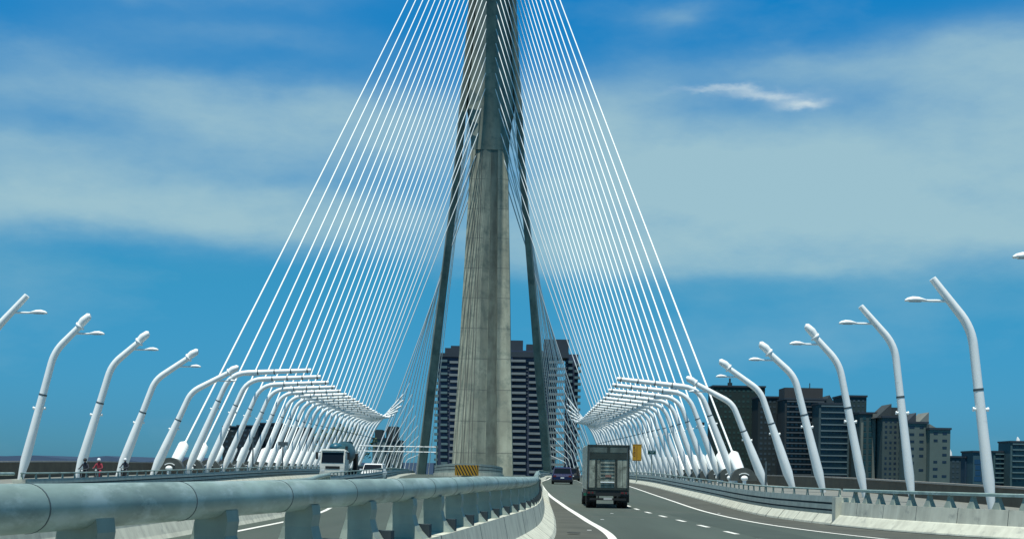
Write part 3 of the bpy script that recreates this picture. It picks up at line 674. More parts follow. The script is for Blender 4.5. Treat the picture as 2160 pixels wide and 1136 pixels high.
def block(px0, px1, ytop, d, wallc, label, wins=None, depth=18, roof=None, extra=None, winm=None, floor=11.0, col=9.0, wsz=(5, 4.5), name='apartment_building', slabs=False):
    t = thing(name, label, 'building', ((at(px0, 950, d)[0] + at(px1, 950, d)[0]) / 2, d, GB))
    wallc = (wallc[0] * .46, wallc[1] * .60, wallc[2] * .62); wm = fmat('wall_' + name, wallc)
    X0, Zt = at(px0, ytop, d); X1 = at(px1, ytop, d)[0]
    b = MB(); b.bb(X0, X1, d, d + depth, GB, Zt); part(b, 'wall', wm, t)
    b = MB(); b.bb(X0 - .4, X1 + .4, d - .4, d + depth + .4, Zt, Zt + .8); part(b, 'roof', bm_roof, t)
    s = d / F; rows = int((1030 - ytop - 6) / floor); cols = max(1, int((px1 - px0 - 4) / col)); cnt = 0
    rest = MB()
    if wins is not False:
        for r_ in range(rows):
            for c in range(cols):
                if random.random() < .08: continue
                wx = X0 + (2.5 + (c + .5) * (px1 - px0 - 5) / cols) * s; wz = Zt - (8 + r_ * floor) * s
                ww, wh = wsz[0] * s * random.uniform(.8, 1.15), wsz[1] * s
                b = MB(); b.bb(wx - ww / 2, wx + ww / 2, d - .06, d - .01, wz - wh / 2, wz + wh / 2)
                cnt += 1
                if cnt <= 96: part(b, 'window', winm or bm_win, t)
                else: rest.add(b.v, b.f)
    if rest.v: tag(part(rest, 'further_windows', winm or bm_win, t), kind='stuff')
    if slabs:
        b = MB()
        for r_ in range(rows):
            z = Zt - (3.5 + r_ * floor) * s; b.bb(X0 + .8, X1 - .8, d - .9, d - .02, z - .28, z + .28)
        part(b, 'floor_slabs', fmat('slab', tuple(min(1, c * 1.5 + .05) for c in wallc)), t)
    for e in (extra or []):
        kind_, pa, pb, ya, yb, mcol = e
        A, Za = at(pa, ya, d); B = at(pb, ya, d)[0]; Zb = at(pa, yb, d)[1]
        b = MB()
        if kind_ == 'box': b.bb(A, B, d + 2, d + depth - 2, min(Zb, Za), max(Za, Zb))
        if kind_ == 'fin': b.bb(A, B, d - 1.2, d - .02, Zb, Za)
        if kind_ == 'gable':
            b.loft([[(A, d + 1, Zb), (B, d + 1, Zb), ((A + B) / 2, d + 1, Za)], [(A, d + depth - 1, Zb), (B, d + depth - 1, Zb), ((A + B) / 2, d + depth - 1, Za)]])
        if kind_ == 'wedge_r':
            b.loft([[(A, d + 1, Zb), (B, d + 1, Zb), (B, d + 1, Za)], [(A, d + depth - 1, Zb), (B, d + depth - 1, Zb), (B, d + depth - 1, Za)]])
        if kind_ == 'wedge_l':
            b.loft([[(A, d + 1, Zb), (B, d + 1, Zb), (A, d + 1, Za)], [(A, d + depth - 1, Zb), (B, d + depth - 1, Zb), (A, d + depth - 1, Za)]])
        if kind_ == 'dome':
            b.tube([((A + B) / 2, d + 5, Zb - 1), ((A + B) / 2, d + 5, Zb + (Za - Zb) * .5), ((A + B) / 2 - .3, d + 5, Za)], [(B - A) / 2, (B - A) * .36, .2], 14)
        if kind_ == 'pole': b.tube([((A + B) / 2, d + 5, Zb), ((A + B) / 2, d + 5, Za)], (B - A) / 2, 6)
        part(b, {'box': 'roof_block', 'fin': 'facade_fin', 'gable': 'gable_roof', 'wedge_r': 'sloped_roof', 'wedge_l': 'sloped_roof', 'dome': 'dome', 'pole': 'antenna'}[kind_], fmat('trim', mcol), t)
    return t
dk = (.025, .04, .045); gl = mat('faint_window', (.06, .085, .10), .3, var=.4, scale=.2)
block(1505, 1614, 815, 690, (.022, .05, .042), 'darkest green-black tower block behind the first free-standing masts on the right', winm=mat('green_window', (.035, .075, .065), .4, var=.4, scale=.2), extra=[('pole', 1541, 1545, 796, 812, dk), ('pole', 1538, 1548, 805, 814, dk)])
block(1600, 1668, 838, 660, (.03, .045, .05), 'dark tower with a low roof just left of the roof-box tower', winm=gl)
block(1656, 1742, 842, 640, (.055, .06, .065), 'dark grey tower with a tall square box on its roof', winm=gl, extra=[('box', 1657, 1738, 816, 842, (.05, .05, .05)), ('gable', 1738, 1764, 832, 852, (.04, .06, .07)), ('pole', 1712, 1714, 806, 816, dk)], slabs=True)
block(1728, 1792, 852, 625, (.12, .16, .17), 'teal-grey tower with pale stacked floors beneath a small gable', winm=bm_win, floor=13, col=14, wsz=(9, 5), slabs=True)
block(1776, 1828, 836, 655, (.05, .085, .085), 'dark teal tower with a flat top between two masts', winm=gl)
block(1814, 1876, 872, 610, (.09, .13, .13), 'tower with tall pale vertical fins on dark green glass', winm=mat('green_glass', (.02, .06, .07), .25), floor=12, col=13, wsz=(9, 9), extra=[('fin', 1815, 1820, 890, 1030, (.18, .20, .17)), ('fin', 1840, 1846, 872, 1030, (.18, .20, .17)), ('fin', 1862, 1868, 890, 1030, (.26, .28, .25))])
block(1862, 1916, 880, 600, (.13, .15, .14), 'grey tower with a dark slanted roof box beside the finned tower', winm=bm_win, extra=[('wedge_r', 1850, 1882, 850, 880, (.05, .06, .06)), ('box', 1882, 1908, 858, 880, (.04, .05, .05))])
block(1911, 1957, 892, 590, (.24, .25, .22), 'beige tower with a dark pointed roof sail, left of a matching pair', winm=bm_win, floor=15, col=17, wsz=(10, 5), extra=[('wedge_r', 1911, 1934, 869, 892, (.05, .06, .07)), ('wedge_r', 1938, 1961, 868, 892, (.20, .22, .20))])
block(1962, 2005, 905, 585, (.25, .26, .22), 'beige tower with a stepped slanting top, right of a matching pair', winm=bm_win, floor=15, col=15, wsz=(9, 5), extra=[('wedge_l', 1962, 1984, 893, 905, (.22, .23, .20)), ('box', 1996, 2004, 903, 908, (.2, .2, .18))])
block(2004, 2027, 964, 640, (.07, .10, .11), 'low dark block topped with a small white pointed dome', winm=gl, extra=[('dome', 2003, 2017, 942, 964, (.8, .82, .82))])
block(2036, 2055, 965, 700, (.03, .08, .14), 'narrow blue glass block right of the domed block', winm=mat('blue_glass', (.02, .06, .13), .2), floor=22, col=16, wsz=(14, 19))
block(2053, 2074, 953, 690, (.08, .16, .20), 'blue glass block with pale frames beside the tall mast foot', winm=mat('blue_glass_b', (.02, .07, .15), .2), floor=12, col=16, wsz=(14, 10))
block(2096, 2134, 953, 720, (.10, .18, .19), 'teal apartment block with balcony rows at the far right', winm=bm_win, floor=10, col=11, wsz=(6, 4), slabs=True)
block(2132, 2185, 932, 710, (.13, .20, .21), 'taller teal block cut by the right frame with a roof tank', winm=bm_win, floor=12, col=12, wsz=(6, 5), extra=[('dome', 2150, 2160, 920, 931, (.7, .75, .75))], slabs=True)
# left-hand distance
block(470, 500, 900, 900, dk, 'small dark block glimpsed between the left masts, furthest left', winm=gl)
block(500, 545, 898, 880, (.02, .035, .05), 'dark block glimpsed between the left masts behind the third anchor', winm=gl)
block(548, 590, 893, 900, (.02, .04, .06), 'dark blue-black block behind the left masts', winm=gl)
block(592, 655, 902, 920, (.03, .05, .06), 'dark wide block behind the left masts nearest the lorry', winm=gl)
block(786, 812, 925, 760, (.22, .26, .26), 'pale low block left of the left pylon leg', winm=bm_win, extra=[('box', 790, 806, 905, 925, dk)])
block(812, 846, 930, 780, (.20, .24, .24), 'pale block with dark roof volumes beside the left pylon leg', winm=bm_win, extra=[('box', 814, 838, 898, 928, dk)])
b = MB(); secs = []
for i in range(20):
    x = -1100 + 26 * i * 2; h = 2 + 10 * abs(math.sin(i * 1.7)) * (1 if i < 6 else 1)
    secs.append([(x, 2000, -26), (x, 2030, 5 + h), (x, 2300, 6 + h), (x, 2350, -26)])
b.loft(secs); struct(b, 'hills', 'darkblue')

# trees beyond the left carriageway
def tree(px, d, h, r_, label):
    x = at(px, 950, d)[0]; z0 = -18; t = thing('broadleaf_tree', label, 'tree', (x, d, z0), group='trees beyond the deck')
    b = MB(); b.tube([(x, d, z0), (x + .4, d, z0 + h * .35), (x, d, z0 + h * .7)], [.7, .5, .25], 8)
    for k in range(5): a = k * 1.3; b.tube([(x, d, z0 + h * .4), (x + r_ * .6 * math.cos(a), d + r_ * .6 * math.sin(a), z0 + h * .75)], [.3, .1], 6)
    part(b, 'trunk', 'bark', t)
    b = MB()
    for k in range(1500):
        a = random.uniform(0, 6.28); q = random.random() ** .4; ph = random.uniform(-.5, 1.5); lob = 1 + .25 * math.sin(3 * a + ph * 3)
        c = Vector((x + r_ * lob * q * math.cos(a) * math.cos(ph * .8), d + r_ * q * lob * math.sin(a) * math.cos(ph * .8), z0 + h * .72 + h * .28 * q * math.sin(ph)))
        s = random.uniform(.4, .9); n1 = Vector((random.gauss(0, 1), random.gauss(0, 1), random.gauss(0, 1))).normalized(); n2 = n1.orthogonal().normalized(); n3 = n1.cross(n2)
        b.add([c + n2 * s, c + n3 * s * .6, c - n2 * s, c - n3 * s * .6], [(0, 1, 2, 3)])
    part(b, 'crown', 'foliage', t)
tree(700, 620, 36, 9, 'tree top behind the oncoming lorry, left of a pair'); tree(738, 640, 40, 10, 'yellow-green tree top between the lorry and the gantry')

# ------------------------------------------------------------------ gantry, signs, small poles
d = 392.; x0 = at(753, 950, d)[0]; x1 = at(921, 950, d)[0]; z = zd(d)
t = thing('sign_gantry', 'thin lattice gantry spanning the oncoming carriageway left of the pylon', 'gantry', (x0, d, z))
zt = at(800, 940, d)[1]; zl = at(800, 951, d)[1]
for x in (x0, x1): b = MB(); b.tube([(x, d, z - .2), (x, d, zt + .2)], .19, 10); part(b, 'upright', 'galvpost', t)
b = MB(); b.tube([(x0, d, zt), (x1, d, zt)], .12, 8); part(b, 'top_beam', 'white', t)
b = MB(); b.tube([(x0, d, zl), (x1, d, zl)], .12, 8); part(b, 'lower_beam', 'white', t)
b = MB()
for k in range(9):
    x = x0 + (x1 - x0) * (k + .5) / 9; b.tube([(x, d, zl), (x, d, zt)], .07, 6)
part(b, 'lattice', 'galvpost', t)
def sign(px, d, y0, y1, wpx, m, label, marks=None, base='barrier'):
    x, z1 = at(px, y0, d); _, z0 = at(px, y1, d); s = d / F; w2 = wpx * s / 2; zb = zd(d)
    t = thing('road_sign', label, 'sign', (x, d, zb))
    b = MB(); b.tube([(x, d + .1, zb), (x, d + .1, z1 - .1)], .06, 8); part(b, 'pole', 'galvpost', t)
    b = MB(); b.bb(x - w2, x + w2, d, d + .04, z0, z1); part(b, 'panel', m, t)
    b = MB(); e = .04
    b.bb(x - w2 + e, x + w2 - e, d - .008, d - .003, z1 - 2 * e, z1 - e); b.bb(x - w2 + e, x + w2 - e, d - .008, d - .003, z0 + e, z0 + 2 * e); part(b, 'border', marks[0], t)
    b = MB()
    for (ax, az_, aw, ah) in marks[1]:
        b.bb(x - w2 + ax * 2 * w2, x - w2 + (ax + aw) * 2 * w2, d - .012, d - .004, z1 - (az_ + ah) * (z1 - z0), z1 - az_ * (z1 - z0))
    part(b, 'markings', marks[0], t)
sign(1344, 150, 936, 971, 19, 'yellow', 'tall yellow sign with dark markings right of the box lorry', marks=(mat('sign_brown', (.16, .06, .015), .5), [(.10, .12, .16, .14), (.2, .30, .10, .10), (.12, .46, .2, .05), (.1, .54, .08, .10), (.24, .54, .08, .10), (.12, .68, .2, .05), (.46, .10, .05, .8)]))
sign(1375, 168, 949, 958, 17, 'green', 'small green sign on a thin pole right of the yellow sign', marks=('white', [(.3, .3, .12, .12), (.5, .3, .06, .4), (.62, .3, .14, .12)]))
def pole(px, d, y0, label, head=True):
    x, z1 = at(px, y0, d); zb = zd(d); t = thing('signal_pole', label, 'pole', (x, d, zb))
    b = MB(); b.tube([(x, d, zb), (x, d, z1)], [.08, .06], 8); part(b, 'pole', 'collar', t)
    if head: b = MB(); b.bb(x - .45, x + .45, d - .2, d + .2, z1 - .35, z1); b.bb(x - .2, x + .2, d - .3, d - .2, z1 - .5, z1 - .1); part(b, 'head', 'collar', t)
pole(534, 142, 921, 'thin dark pole behind the left panel barrier', False); pole(597, 140, 931, 'dark pole with a boxy head behind the left panel barrier')
pole(1616, 92, 972, 'thin dark pole beside the last free-standing mast on the right', False)
def cctv(px, py, d, label):
    x, z = at(px, py, d); t = thing('camera_box', label, 'camera', (x, d, z))
    b = MB(); b.bb(x - .28, x + .28, d - .4, d + .4, z - .2, z + .2); part(b, 'housing', 'black', t)
    b = MB(); b.tube([(x, d, z - .2), (x, d, z - .5)], .06, 8); b.tube([(x, d, z - .5), (x + (.9 if px < 1080 else -.9), d + .2, z - .6)], .05, 8); part(b, 'bracket', 'collar', t)
cctv(481, 899, 184, 'small black camera box on a mast at left'); cctv(1481, 893, 198, 'small black camera box on a mast at right')

# ------------------------------------------------------------------ vehicles
def P(t): # local-space part builder
    return lambda mb, name, m, parent=None: mb.build(name, mt[m] if isinstance(m, str) else m, parent or t)
def wheel(p, x, y, r_, w2, t, dual=False):
    b = MB(); b.tube([(x - w2, y, r_), (x - w2 * .8, y, r_), (x + w2 * .8, y, r_), (x + w2, y, r_)], [r_ * .92, r_, r_, r_ * .92], 20); o = p(b, 'wheel', 'rubber')
    b = MB(); sx = 1 if x > 0 else -1; b.tube([(x + sx * w2 * .95, y, r_), (x + sx * (w2 + .012), y, r_)], [r_ * .6, r_ * .55], 14); p(b, 'rim', 'collar', o)
def rrect(hw, z0, z1, y, c=.12):
    return [(-hw + c, y, z0), (hw - c, y, z0), (hw, y, z0 + c), (hw, y, z1 - c), (hw - c, y, z1), (-hw + c, y, z1), (-hw, y, z1 - c), (-hw, y, z0 + c)]
# box lorry, back towards us
dirty = mat('dirty_white_panel', (.36, .40, .33), .6, var=.5, scale=2.2, streak=.5, dirt=((.05, .06, .045), .52, .68, 3.0))
dirty2 = mat('dirty_side_panel', (.42, .45, .38), .6, var=.2, scale=1.5, streak=.25)
frame = mat('lorry_frame', (.022, .035, .03), .6, var=.4, scale=3)
t = thing('box_lorry', 'grimy white box lorry seen from behind in the left lane', 'truck', (4.50, 66.5, zd(66.5)), R(-.6)); p = P(t)
W = .99
b = MB(); b.loft([rrect(W, .86, 2.95, 0.05, .03), rrect(W, .86, 2.95, 5.9, .03)]); p(b, 'cargo_box', dirty2)
b = MB(); b.bb(-W, -W + .07, -.03, .045, .86, 2.97); b.bb(W - .07, W, -.03, .045, .86, 2.97); b.bb(-W + .072, W - .072, -.03, .045, 2.88, 2.97); b.bb(-W + .072, W - .072, -.03, .045, .86, .95)
b.bb(-W + .072, W - .072, -.03, .045, 2.30, 2.58); p(b, 'rear_frame', frame)
for x0, x1 in ((-.88, -.07), (.07, .88)): b = MB(); b.bb(x0, x1, -.02, .045, 2.61, 2.85); p(b, 'upper_panel', mat('grey_green_panel', (.10, .13, .115), .5, var=.4, scale=3))
b = MB(); b.bb(-.066, .066, -.025, .045, 2.60, 2.86); p(b, 'top_divider', frame)
for x0, x1, nm in ((-.90, -.62, 1), (-.60, -.54, 0), (-.52, -.40, 1), (.33, .40, 0), (.42, .66, 1), (.68, .90, 1)):
    b = MB(); b.bb(x0, x1, -.015 if nm else -.03, .045, .97, 2.28); p(b, 'door_panel' if nm else 'door_post', dirty if nm else frame)
b = MB(); b.bb(-.38, .31, .0, .045, .97, 2.28); c_ = p(b, 'centre_door', dirty)
b = MB()
for k in range(7): b.bb(-.36, .29, -.02, -.002, 1.05 + k * .17, 1.075 + k * .17)
p(b, 'door_slats', frame, c_)
b = MB(); b.bb(-.14, .14, -.035, -.022, 1.46, 1.56); p(b, 'plate', mat('brown_sticker', (.25, .14, .11), .6), c_)
b = MB(); b.bb(-.36, .29, -.08, -.025, 1.20, 1.25); p(b, 'handle_bar', 'white')
for x in (-.94, .84): b = MB(); b.bb(x + .01, x + .04, -.06, -.031, 1.0, 2.86); p(b, 'lock_rod', 'collar')
b = MB(); b.bb(-.98, .98, .0, .10, .58, .855); p(b, 'tail_board', 'black')
b = MB(); b.bb(-.95, .95, .1, 5.8, .62, .855); p(b, 'chassis', 'black')
b = MB(); b.bb(-.85, .85, -.02, .08, .38, .48); p(b, 'bumper_bar', 'black')
for x in (-.45, .45): b = MB(); b.bb(x - .04, x + .04, .0, .08, .48, .58); p(b, 'bumper_stay', 'black')
for x in (-.78, .78):
    b = MB(); b.bb(x - .2, x + .2, -.03, -.002, .66, .80); o = p(b, 'tail_light', frame)
    b = MB(); b.bb(x - .17, x - .05, -.04, -.032, .69, .77); b.bb(x + .02, x + .1, -.04, -.032, .69, .77); p(b, 'lens', 'red', o)
b = MB(); b.bb(-.2, .2, -.045, -.022, .40, .50); p(b, 'number_plate', mat('plate_white', (.5, .5, .48), .5))
for x in (-.93, -.66, .66, .93): wheel(p, x * .92, 1.1, .40, .115, t)
for x in (-.82, .82): wheel(p, x, 7.0, .40, .12, t)
for x in (-.78, .78): b = MB(); b.bb(x - .26, x + .26, .62, .65, .28, .70); p(b, 'mud_flap', 'black')
b = MB(); b.loft([rrect(.93, .55, 2.25, 6.1, .1), rrect(.93, .55, 2.3, 6.9, .15), rrect(.9, .55, 1.5, 7.75, .15)]); p(b, 'cab', 'white')
for s_ in (-1, 1):
    b = MB(); b.tube([(s_ * .93, 7.2, 1.75), (s_ * 1.15, 7.25, 1.75)], .02, 6); b.bb(s_ * 1.18 - .06, s_ * 1.18 + .06, 7.2, 7.26, 1.5, 1.95); p(b, 'mirror', 'black')
b = MB(); b.bb(-1.12, -.995, .2, .4, .58, .70); p(b, 'side_marker', 'green')

# oncoming mixer lorry
cabw = mat('cab_white', (.55, .57, .52), .4, var=.12, scale=2)
drumm = mat('drum_blue_green', (.02, .07, .085), .45, var=.4, scale=1.5)
t = thing('mixer_lorry', 'oncoming lorry with a pale cab and dark blue-green drum behind it', 'truck', (-16.15, 128, zd(128)), R(180 - 3)); p = P(t)
b = MB(); b.loft([rrect(1.12, .75, 2.75, -1.9, .1), rrect(1.14, .6, 2.9, -.3, .14), rrect(1.13, .6, 2.85, -.1, .18), rrect(1.12, .6, 1.75, .18, .12), rrect(1.10, .55, 1.2, .25, .1)]); p(b, 'cab', cabw)
b = MB(); b.loft([[(-1.0, .225, 1.66), (1.0, .225, 1.66), (.96, -.07, 2.72), (-.96, -.07, 2.72)], [(-1.0, .16, 1.64), (1.0, .16, 1.64), (.96, -.12, 2.70), (-.96, -.12, 2.70)]]); p(b, 'windscreen', 'glass')
b = MB(); b.bb(-1.0, 1.0, -.12, .12, 2.74, 2.80); p(b, 'sun_visor', 'white')
b = MB(); b.bb(-.68, .62, .24, .275, 1.12, 1.36); p(b, 'grille', 'black')
b = MB(); b.bb(-1.13, 1.13, .15, .34, .55, .82); p(b, 'bumper', cabw)
for s_ in (-1, 1):
    b = MB(); b.bb(s_ * .86 - .18, s_ * .86 + .18, .25, .29, .88, 1.05); p(b, 'headlight', 'lampglass')
    b = MB(); b.tube([(s_ * 1.1, -.1, 2.6), (s_ * 1.4, .05, 2.55)], .03, 6); b.bb(s_ * 1.43 - .11, s_ * 1.43 + .11, .0, .1, 1.95, 2.6); p(b, 'mirror', 'black')
    wheel(p, s_ * .98, -.7, .5, .15, t); wheel(p, s_ * .95, -4.6, .5, .25, t); wheel(p, s_ * .95, -5.9, .5, .25, t)
b = MB(); b.bb(-.5, .5, -8, -.2, .6, .95); p(b, 'chassis', 'black')
b = MB(); b.tube([(-.1, -2.1, 2.1), (-.1, -2.6, 2.2), (-.1, -3.6, 2.35), (-.1, -5.2, 2.6), (-.1, -6.6, 2.85), (-.1, -7.4, 3.0)], [.7, .95, 1.08, 1.1, .85, .6], 20); p(b, 'drum', drumm)
b = MB(); b.loft([rrect(.5, 2.9, 3.5, -7.7, .1), rrect(.6, 3.1, 3.75, -7.1, .1)]); p(b, 'hopper', drumm)
b = MB(); b.ball((.25, -3.0, 3.1), (.62, .8, .42)); p(b, 'water_tank', mat('tank_blue', (.02, .11, .16), .4))
b = MB(); b.bb(-.95, -.75, -2.4, -2.1, .95, 3.2); b.bb(-1.1, -.7, -7.5, -6.9, .95, 2.6); b.bb(.7, 1.1, -7.5, -6.9, .95, 2.6); p(b, 'drum_frame', 'black')

def car(label, loc, rz, paint, suv=True, name='parked_car', rear=False, w2=.90):
    t = thing(name, label, 'car', loc, rz); p = P(t)
    h = 1.62 if suv else 1.45; belt = .98 if suv else .88; L = 4.5
    st = [(0, w2 * .86, .42, belt - .25, .1), (.06, w2 * .94, .32, belt - .12, .12), (.35, w2, .24, belt, .14), (1.6, w2, .22, belt, .14), (3.3, w2, .22, belt - .03, .14), (4.1, w2 * .96, .25, belt - .14, .14), (4.45, w2 * .84, .36, belt - .28, .12)]
    b = MB(); b.loft([rrect(a, z0, z1, y, c) for y, a, z0, z1, c in st]); p(b, 'body', paint)
    yb, yt0, yt1, yf = (.22, .55, 2.4, 3.15) if suv else (.55, 1.2, 2.5, 3.3)
    def sec(y, a, z): return [(-a, y, belt - .04), (a, y, belt - .04), (a * .96, y, z - .06), (a * .85, y, z), (-a * .85, y, z), (-a * .96, y, z - .06)]
    b = MB()
    lo, hi = w2 * .93, w2 * .80
    b.loft([[(-lo, yb, belt - .04), (lo, yb, belt - .04), (lo, yf, belt - .04), (-lo, yf, belt - .04)], [(-hi, yt0 - .05, h - .05), (hi, yt0 - .05, h - .05), (hi, yt1 + .1, h - .05), (-hi, yt1 + .1, h - .05)], [(-hi * .9, yt0 + .1, h), (hi * .9, yt0 + .1, h), (hi * .9, yt1 - .1, h), (-hi * .9, yt1 - .1, h)]])
    o = p(b, 'cabin', paint)
    def pane(nm, q, n):   # q four corners, pushed out by n
        b = MB(); n = Vector(n); b.loft([[Vector(a) + n * .012 for a in q], [Vector(a) - n * .02 for a in q]]); p(b, nm, 'glass', o)
    def mixy(y0, y1, f): return y0 + (y1 - y0) * f
    zA, zB = belt + .03, h - .12
    fa, fb = (zA - belt + .04) / (h - .05 - belt + .04), (zB - belt + .04) / (h - .05 - belt + .04)
    hwA, hwB = mixy(lo, hi, fa), mixy(lo, hi, fb)
    pane('rear_window', [(-hwA * .9, mixy(yb, yt0 - .05, fa), zA), (hwA * .9, mixy(yb, yt0 - .05, fa), zA), (hwB * .9, mixy(yb, yt0 - .05, fb), zB), (-hwB * .9, mixy(yb, yt0 - .05, fb), zB)], (0, -1, .2))
    pane('windscreen', [(-hwA * .94, mixy(yf, yt1 + .1, fa), zA), (hwA * .94, mixy(yf, yt1 + .1, fa), zA), (hwB * .94, mixy(yf, yt1 + .1, fb), zB), (-hwB * .94, mixy(yf, yt1 + .1, fb), zB)], (0, .8, .6))
    for s_ in (-1, 1):
        ya0, ya1 = mixy(yb, yt0 - .05, fa) + .15, mixy(yf, yt1 + .1, fa) - .15; yb0, yb1 = mixy(yb, yt0 - .05, fb) + .12, mixy(yf, yt1 + .1, fb) - .1
        pane('side_window', [(s_ * hwA, ya0, zA), (s_ * hwA, ya1, zA), (s_ * hwB, yb1, zB), (s_ * hwB, yb0, zB)], (s_, 0, .15))
        wheel(p, s_ * (w2 - .1), .8, .33, .11, t); wheel(p, s_ * (w2 - .1), 3.6, .33, .11, t)
        b = MB(); b.bb(s_ * (w2 + .09) - .1, s_ * (w2 + .09) + .1, 2.85, 2.98, belt, belt + .14); p(b, 'mirror', paint)
        b = MB(); b.bb(s_ * w2 * .74 - .14, s_ * w2 * .74 + .14, -.02, .06, belt - .3, belt - .14); p(b, 'tail_light', 'red')
        b = MB(); b.bb(s_ * w2 * .68 - .17, s_ * w2 * .68 + .17, 4.36, 4.47, .55, .66); p(b, 'headlight', 'lampglass')
    b = MB(); b.bb(-w2 * .85, w2 * .85, -.05, .05, .28, .44); p(b, 'rear_bumper', 'black')
    b = MB(); b.bb(-w2 * .5, w2 * .5, 4.42, 4.49, .36, .5); p(b, 'grille', 'black')
    b = MB(); b.bb(-.17, .17, -.015, .03, .56, .66); p(b, 'number_plate', 'white')
    b = MB(); b.bb(-w2 * .8, w2 * .8, .3, 4.2, .16, .24); p(b, 'underbody', 'black')
    return t
blue = mat('deep_blue_paint', (.005, .012, .07), .35, var=.05, coat=.2); wpaint = mat('white_car_paint', (.78, .80, .79), .25, var=.03, coat=.5)
car('deep blue sport utility car ahead of the box lorry', (4.75, 134, zd(134)), R(-1.2), blue, True, 'passenger_car', w2=.98)
car('small dark vehicle half hidden between the blue car and the box lorry', (7.6, 178, zd(178)), R(-1.5), mat('dark_paint', (.02, .025, .03), .3), True, 'passenger_car')
car('white oncoming car beside the lorry with the drum', (-12.35, 130, zd(134)), R(180 - 2), wpaint, True, 'passenger_car', w2=.98)
car('dark oncoming car between the lorry and the white car, mostly hidden', (-15.9, 152, zd(152)), R(180 - 2), mat('dark_teal_paint', (.015, .05, .06), .3), False, 'passenger_car')

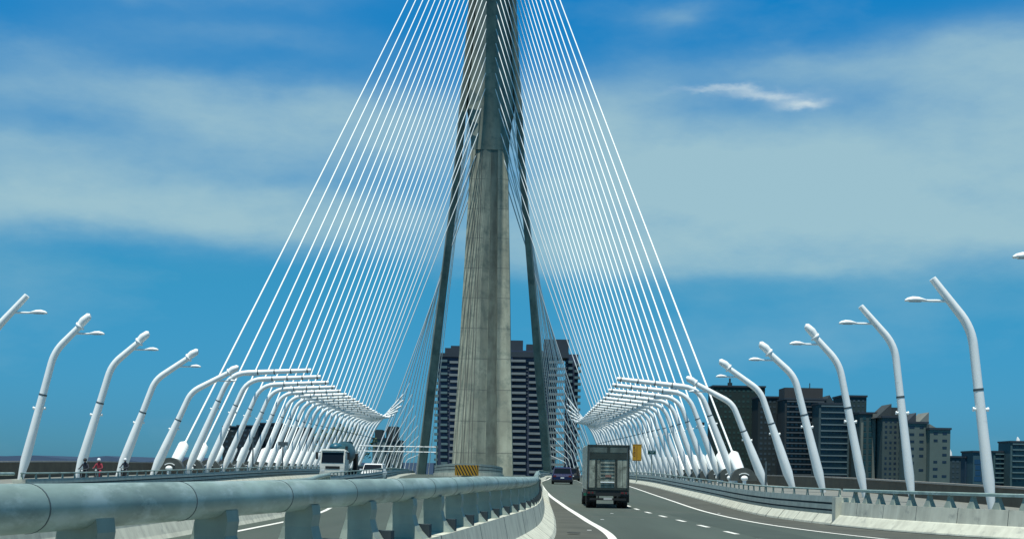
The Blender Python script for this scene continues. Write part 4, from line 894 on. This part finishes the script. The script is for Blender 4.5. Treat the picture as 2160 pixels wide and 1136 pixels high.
# ------------------------------------------------------------------ scooter riders on the left side lane
def skinned(name, verts, edges, radii, m, parent, root=0):
    me = bpy.data.meshes.new(name); me.from_pydata(verts, edges, []); me.materials.append(mt[m])
    o = bpy.data.objects.new(name, me); C.objects.link(o); o.parent = parent
    sk = o.modifiers.new('skin', 'SKIN'); lay = me.skin_vertices[0] if me.skin_vertices else None
    if lay is None:
        me.attributes  # layer is created by the modifier at first evaluation
    if lay:
        for i, r_ in enumerate(radii): lay.data[i].radius = (r_, r_); lay.data[i].use_root = (i == root)
    ss = o.modifiers.new('sub', 'SUBSURF'); ss.levels = 1; ss.render_levels = 1
    return o
def rider(x, d, rz, cloth, helmetm, label_p, label_s, scoot):
    z = zd(d)
    s = thing('motor_scooter', label_s, 'scooter', (x, d, z), rz, 'scooters on the left side lane'); p = P(s)
    for y in (-.62, .62):
        b = MB(); b.tube([(-.06, y, .27), (.06, y, .27)], .27, 18); o = p(b, 'wheel', 'rubber')
        b = MB(); b.tube([(-.065, y, .27), (.065, y, .27)], .13, 12); p(b, 'rim', 'collar', o)
    b = MB(); b.loft([rrect(.06, .50, .66, -.95, .02), rrect(.14, .35, .74, -.6, .05), rrect(.15, .3, .72, -.1, .05), rrect(.13, .24, .34, .02, .03), rrect(.13, .24, .34, .34, .03)]); p(b, 'body', scoot)
    b = MB(); b.loft([rrect(.12, .74, .80, -.75, .02), rrect(.14, .74, .84, -.4, .02), rrect(.1, .72, .78, .0, .02)]); p(b, 'seat', 'black')
    b = MB(); b.loft([rrect(.18, .26, .9, .34, .05), rrect(.14, .3, 1.0, .44, .05)]); p(b, 'leg_shield', scoot)
    b = MB(); b.tube([(0, .62, .3), (0, .42, 1.02)], .03, 8); b.tube([(-.32, .3, 1.05), (0, .42, 1.02), (.32, .3, 1.05)], .018, 8); p(b, 'handlebar', 'collar')
    b = MB(); b.ball((0, .47, .92), (.08, .05, .07)); p(b, 'headlight', 'lampglass')
    t = thing('person', label_p, 'person', (x, d, z), rz, None); V_ = []; E = []; Rr = []
    def v(c, r_, par=None):
        V_.append(c); Rr.append(r_)
        if par is not None: E.append((par, len(V_) - 1))
        return len(V_) - 1
    pel = v((0, -.35, .92), .15); sp1 = v((0, -.33, 1.12), .14, pel); ch = v((0, -.28, 1.32), .155, sp1); nk = v((0, -.26, 1.48), .06, ch); hd = v((0, -.24, 1.60), .09, nk); v((0, -.24, 1.70), .08, hd)
    for s_ in (-1, 1):
        sh = v((s_ * .19, -.28, 1.38), .06, ch); el_ = v((s_ * .30, -.12, 1.14), .045, sh); wr = v((s_ * .30, .16, 1.07), .03, el_); pm = v((s_ * .29, .24, 1.07), .035, wr)
        for j, (dx, l) in enumerate(((-.032, .075), (-.011, .085), (.011, .08), (.032, .065))):
            a = v((s_ * .29 + dx, .24 + l * .6, 1.085), .010, pm); v((s_ * .29 + dx, .24 + l * .75, 1.045), .009, a)
        a = v((s_ * .29 - s_ * .045, .235, 1.05), .011, pm); v((s_ * .29 - s_ * .05, .28, 1.03), .010, a)
        hp = v((s_ * .10, -.33, .88), .10, pel); kn = v((s_ * .17, .10, .80), .07, hp); an = v((s_ * .15, .14, .42), .045, kn); v((s_ * .15, .28, .37), .04, an)
    me = bpy.data.meshes.new('body'); me.from_pydata(V_, E, []); me.materials.append(mt[cloth]); o = bpy.data.objects.new('body', me); C.objects.link(o); o.parent = t
    o.modifiers.new('skin', 'SKIN')
    if not me.skin_vertices:
        import bmesh
        bm = bmesh.new(); bm.from_mesh(me); bm.verts.layers.skin.verify(); bm.to_mesh(me); bm.free()
    for i, r_ in enumerate(Rr): me.skin_vertices[0].data[i].radius = (r_, r_); me.skin_vertices[0].data[i].use_root = (i == 0)
    ss = o.modifiers.new('sub', 'SUBSURF'); ss.levels = 1; ss.render_levels = 1
    b = MB(); b.ball((0, -.25, 1.68), (.135, .155, .145), zcut=-.5); b.build('helmet', mt[helmetm], t)
    b = MB(); b.ball((0, -.165, 1.62), (.075, .05, .09)); b.build('face', mt['skin'], t)
    b = MB(); b.tube([(-.02, -.02, 0), (.02, -.02, 0)], .001, 4)
lane = [(-29.8, 99, 'darkcloth', 'black', 'person in dark clothes and black helmet riding beside the third mast from the left', 'dark scooter under the black-helmeted rider', 'black'),
        (-30.0, 103, 'redcloth', 'helmet', 'person in a dark red top and white helmet on a scooter', 'scooter under the rider in dark red', 'black'),
        (-30.4, 111.5, 'darkcloth', 'helmet', 'person in dark clothes riding beside the fourth mast from the left', 'scooter of the rider beside the fourth mast from the left', 'black')]
for x, d, c1, h1, lp, ls, sc in lane: rider(x, d, R(180), c1, h1, lp, ls, sc)
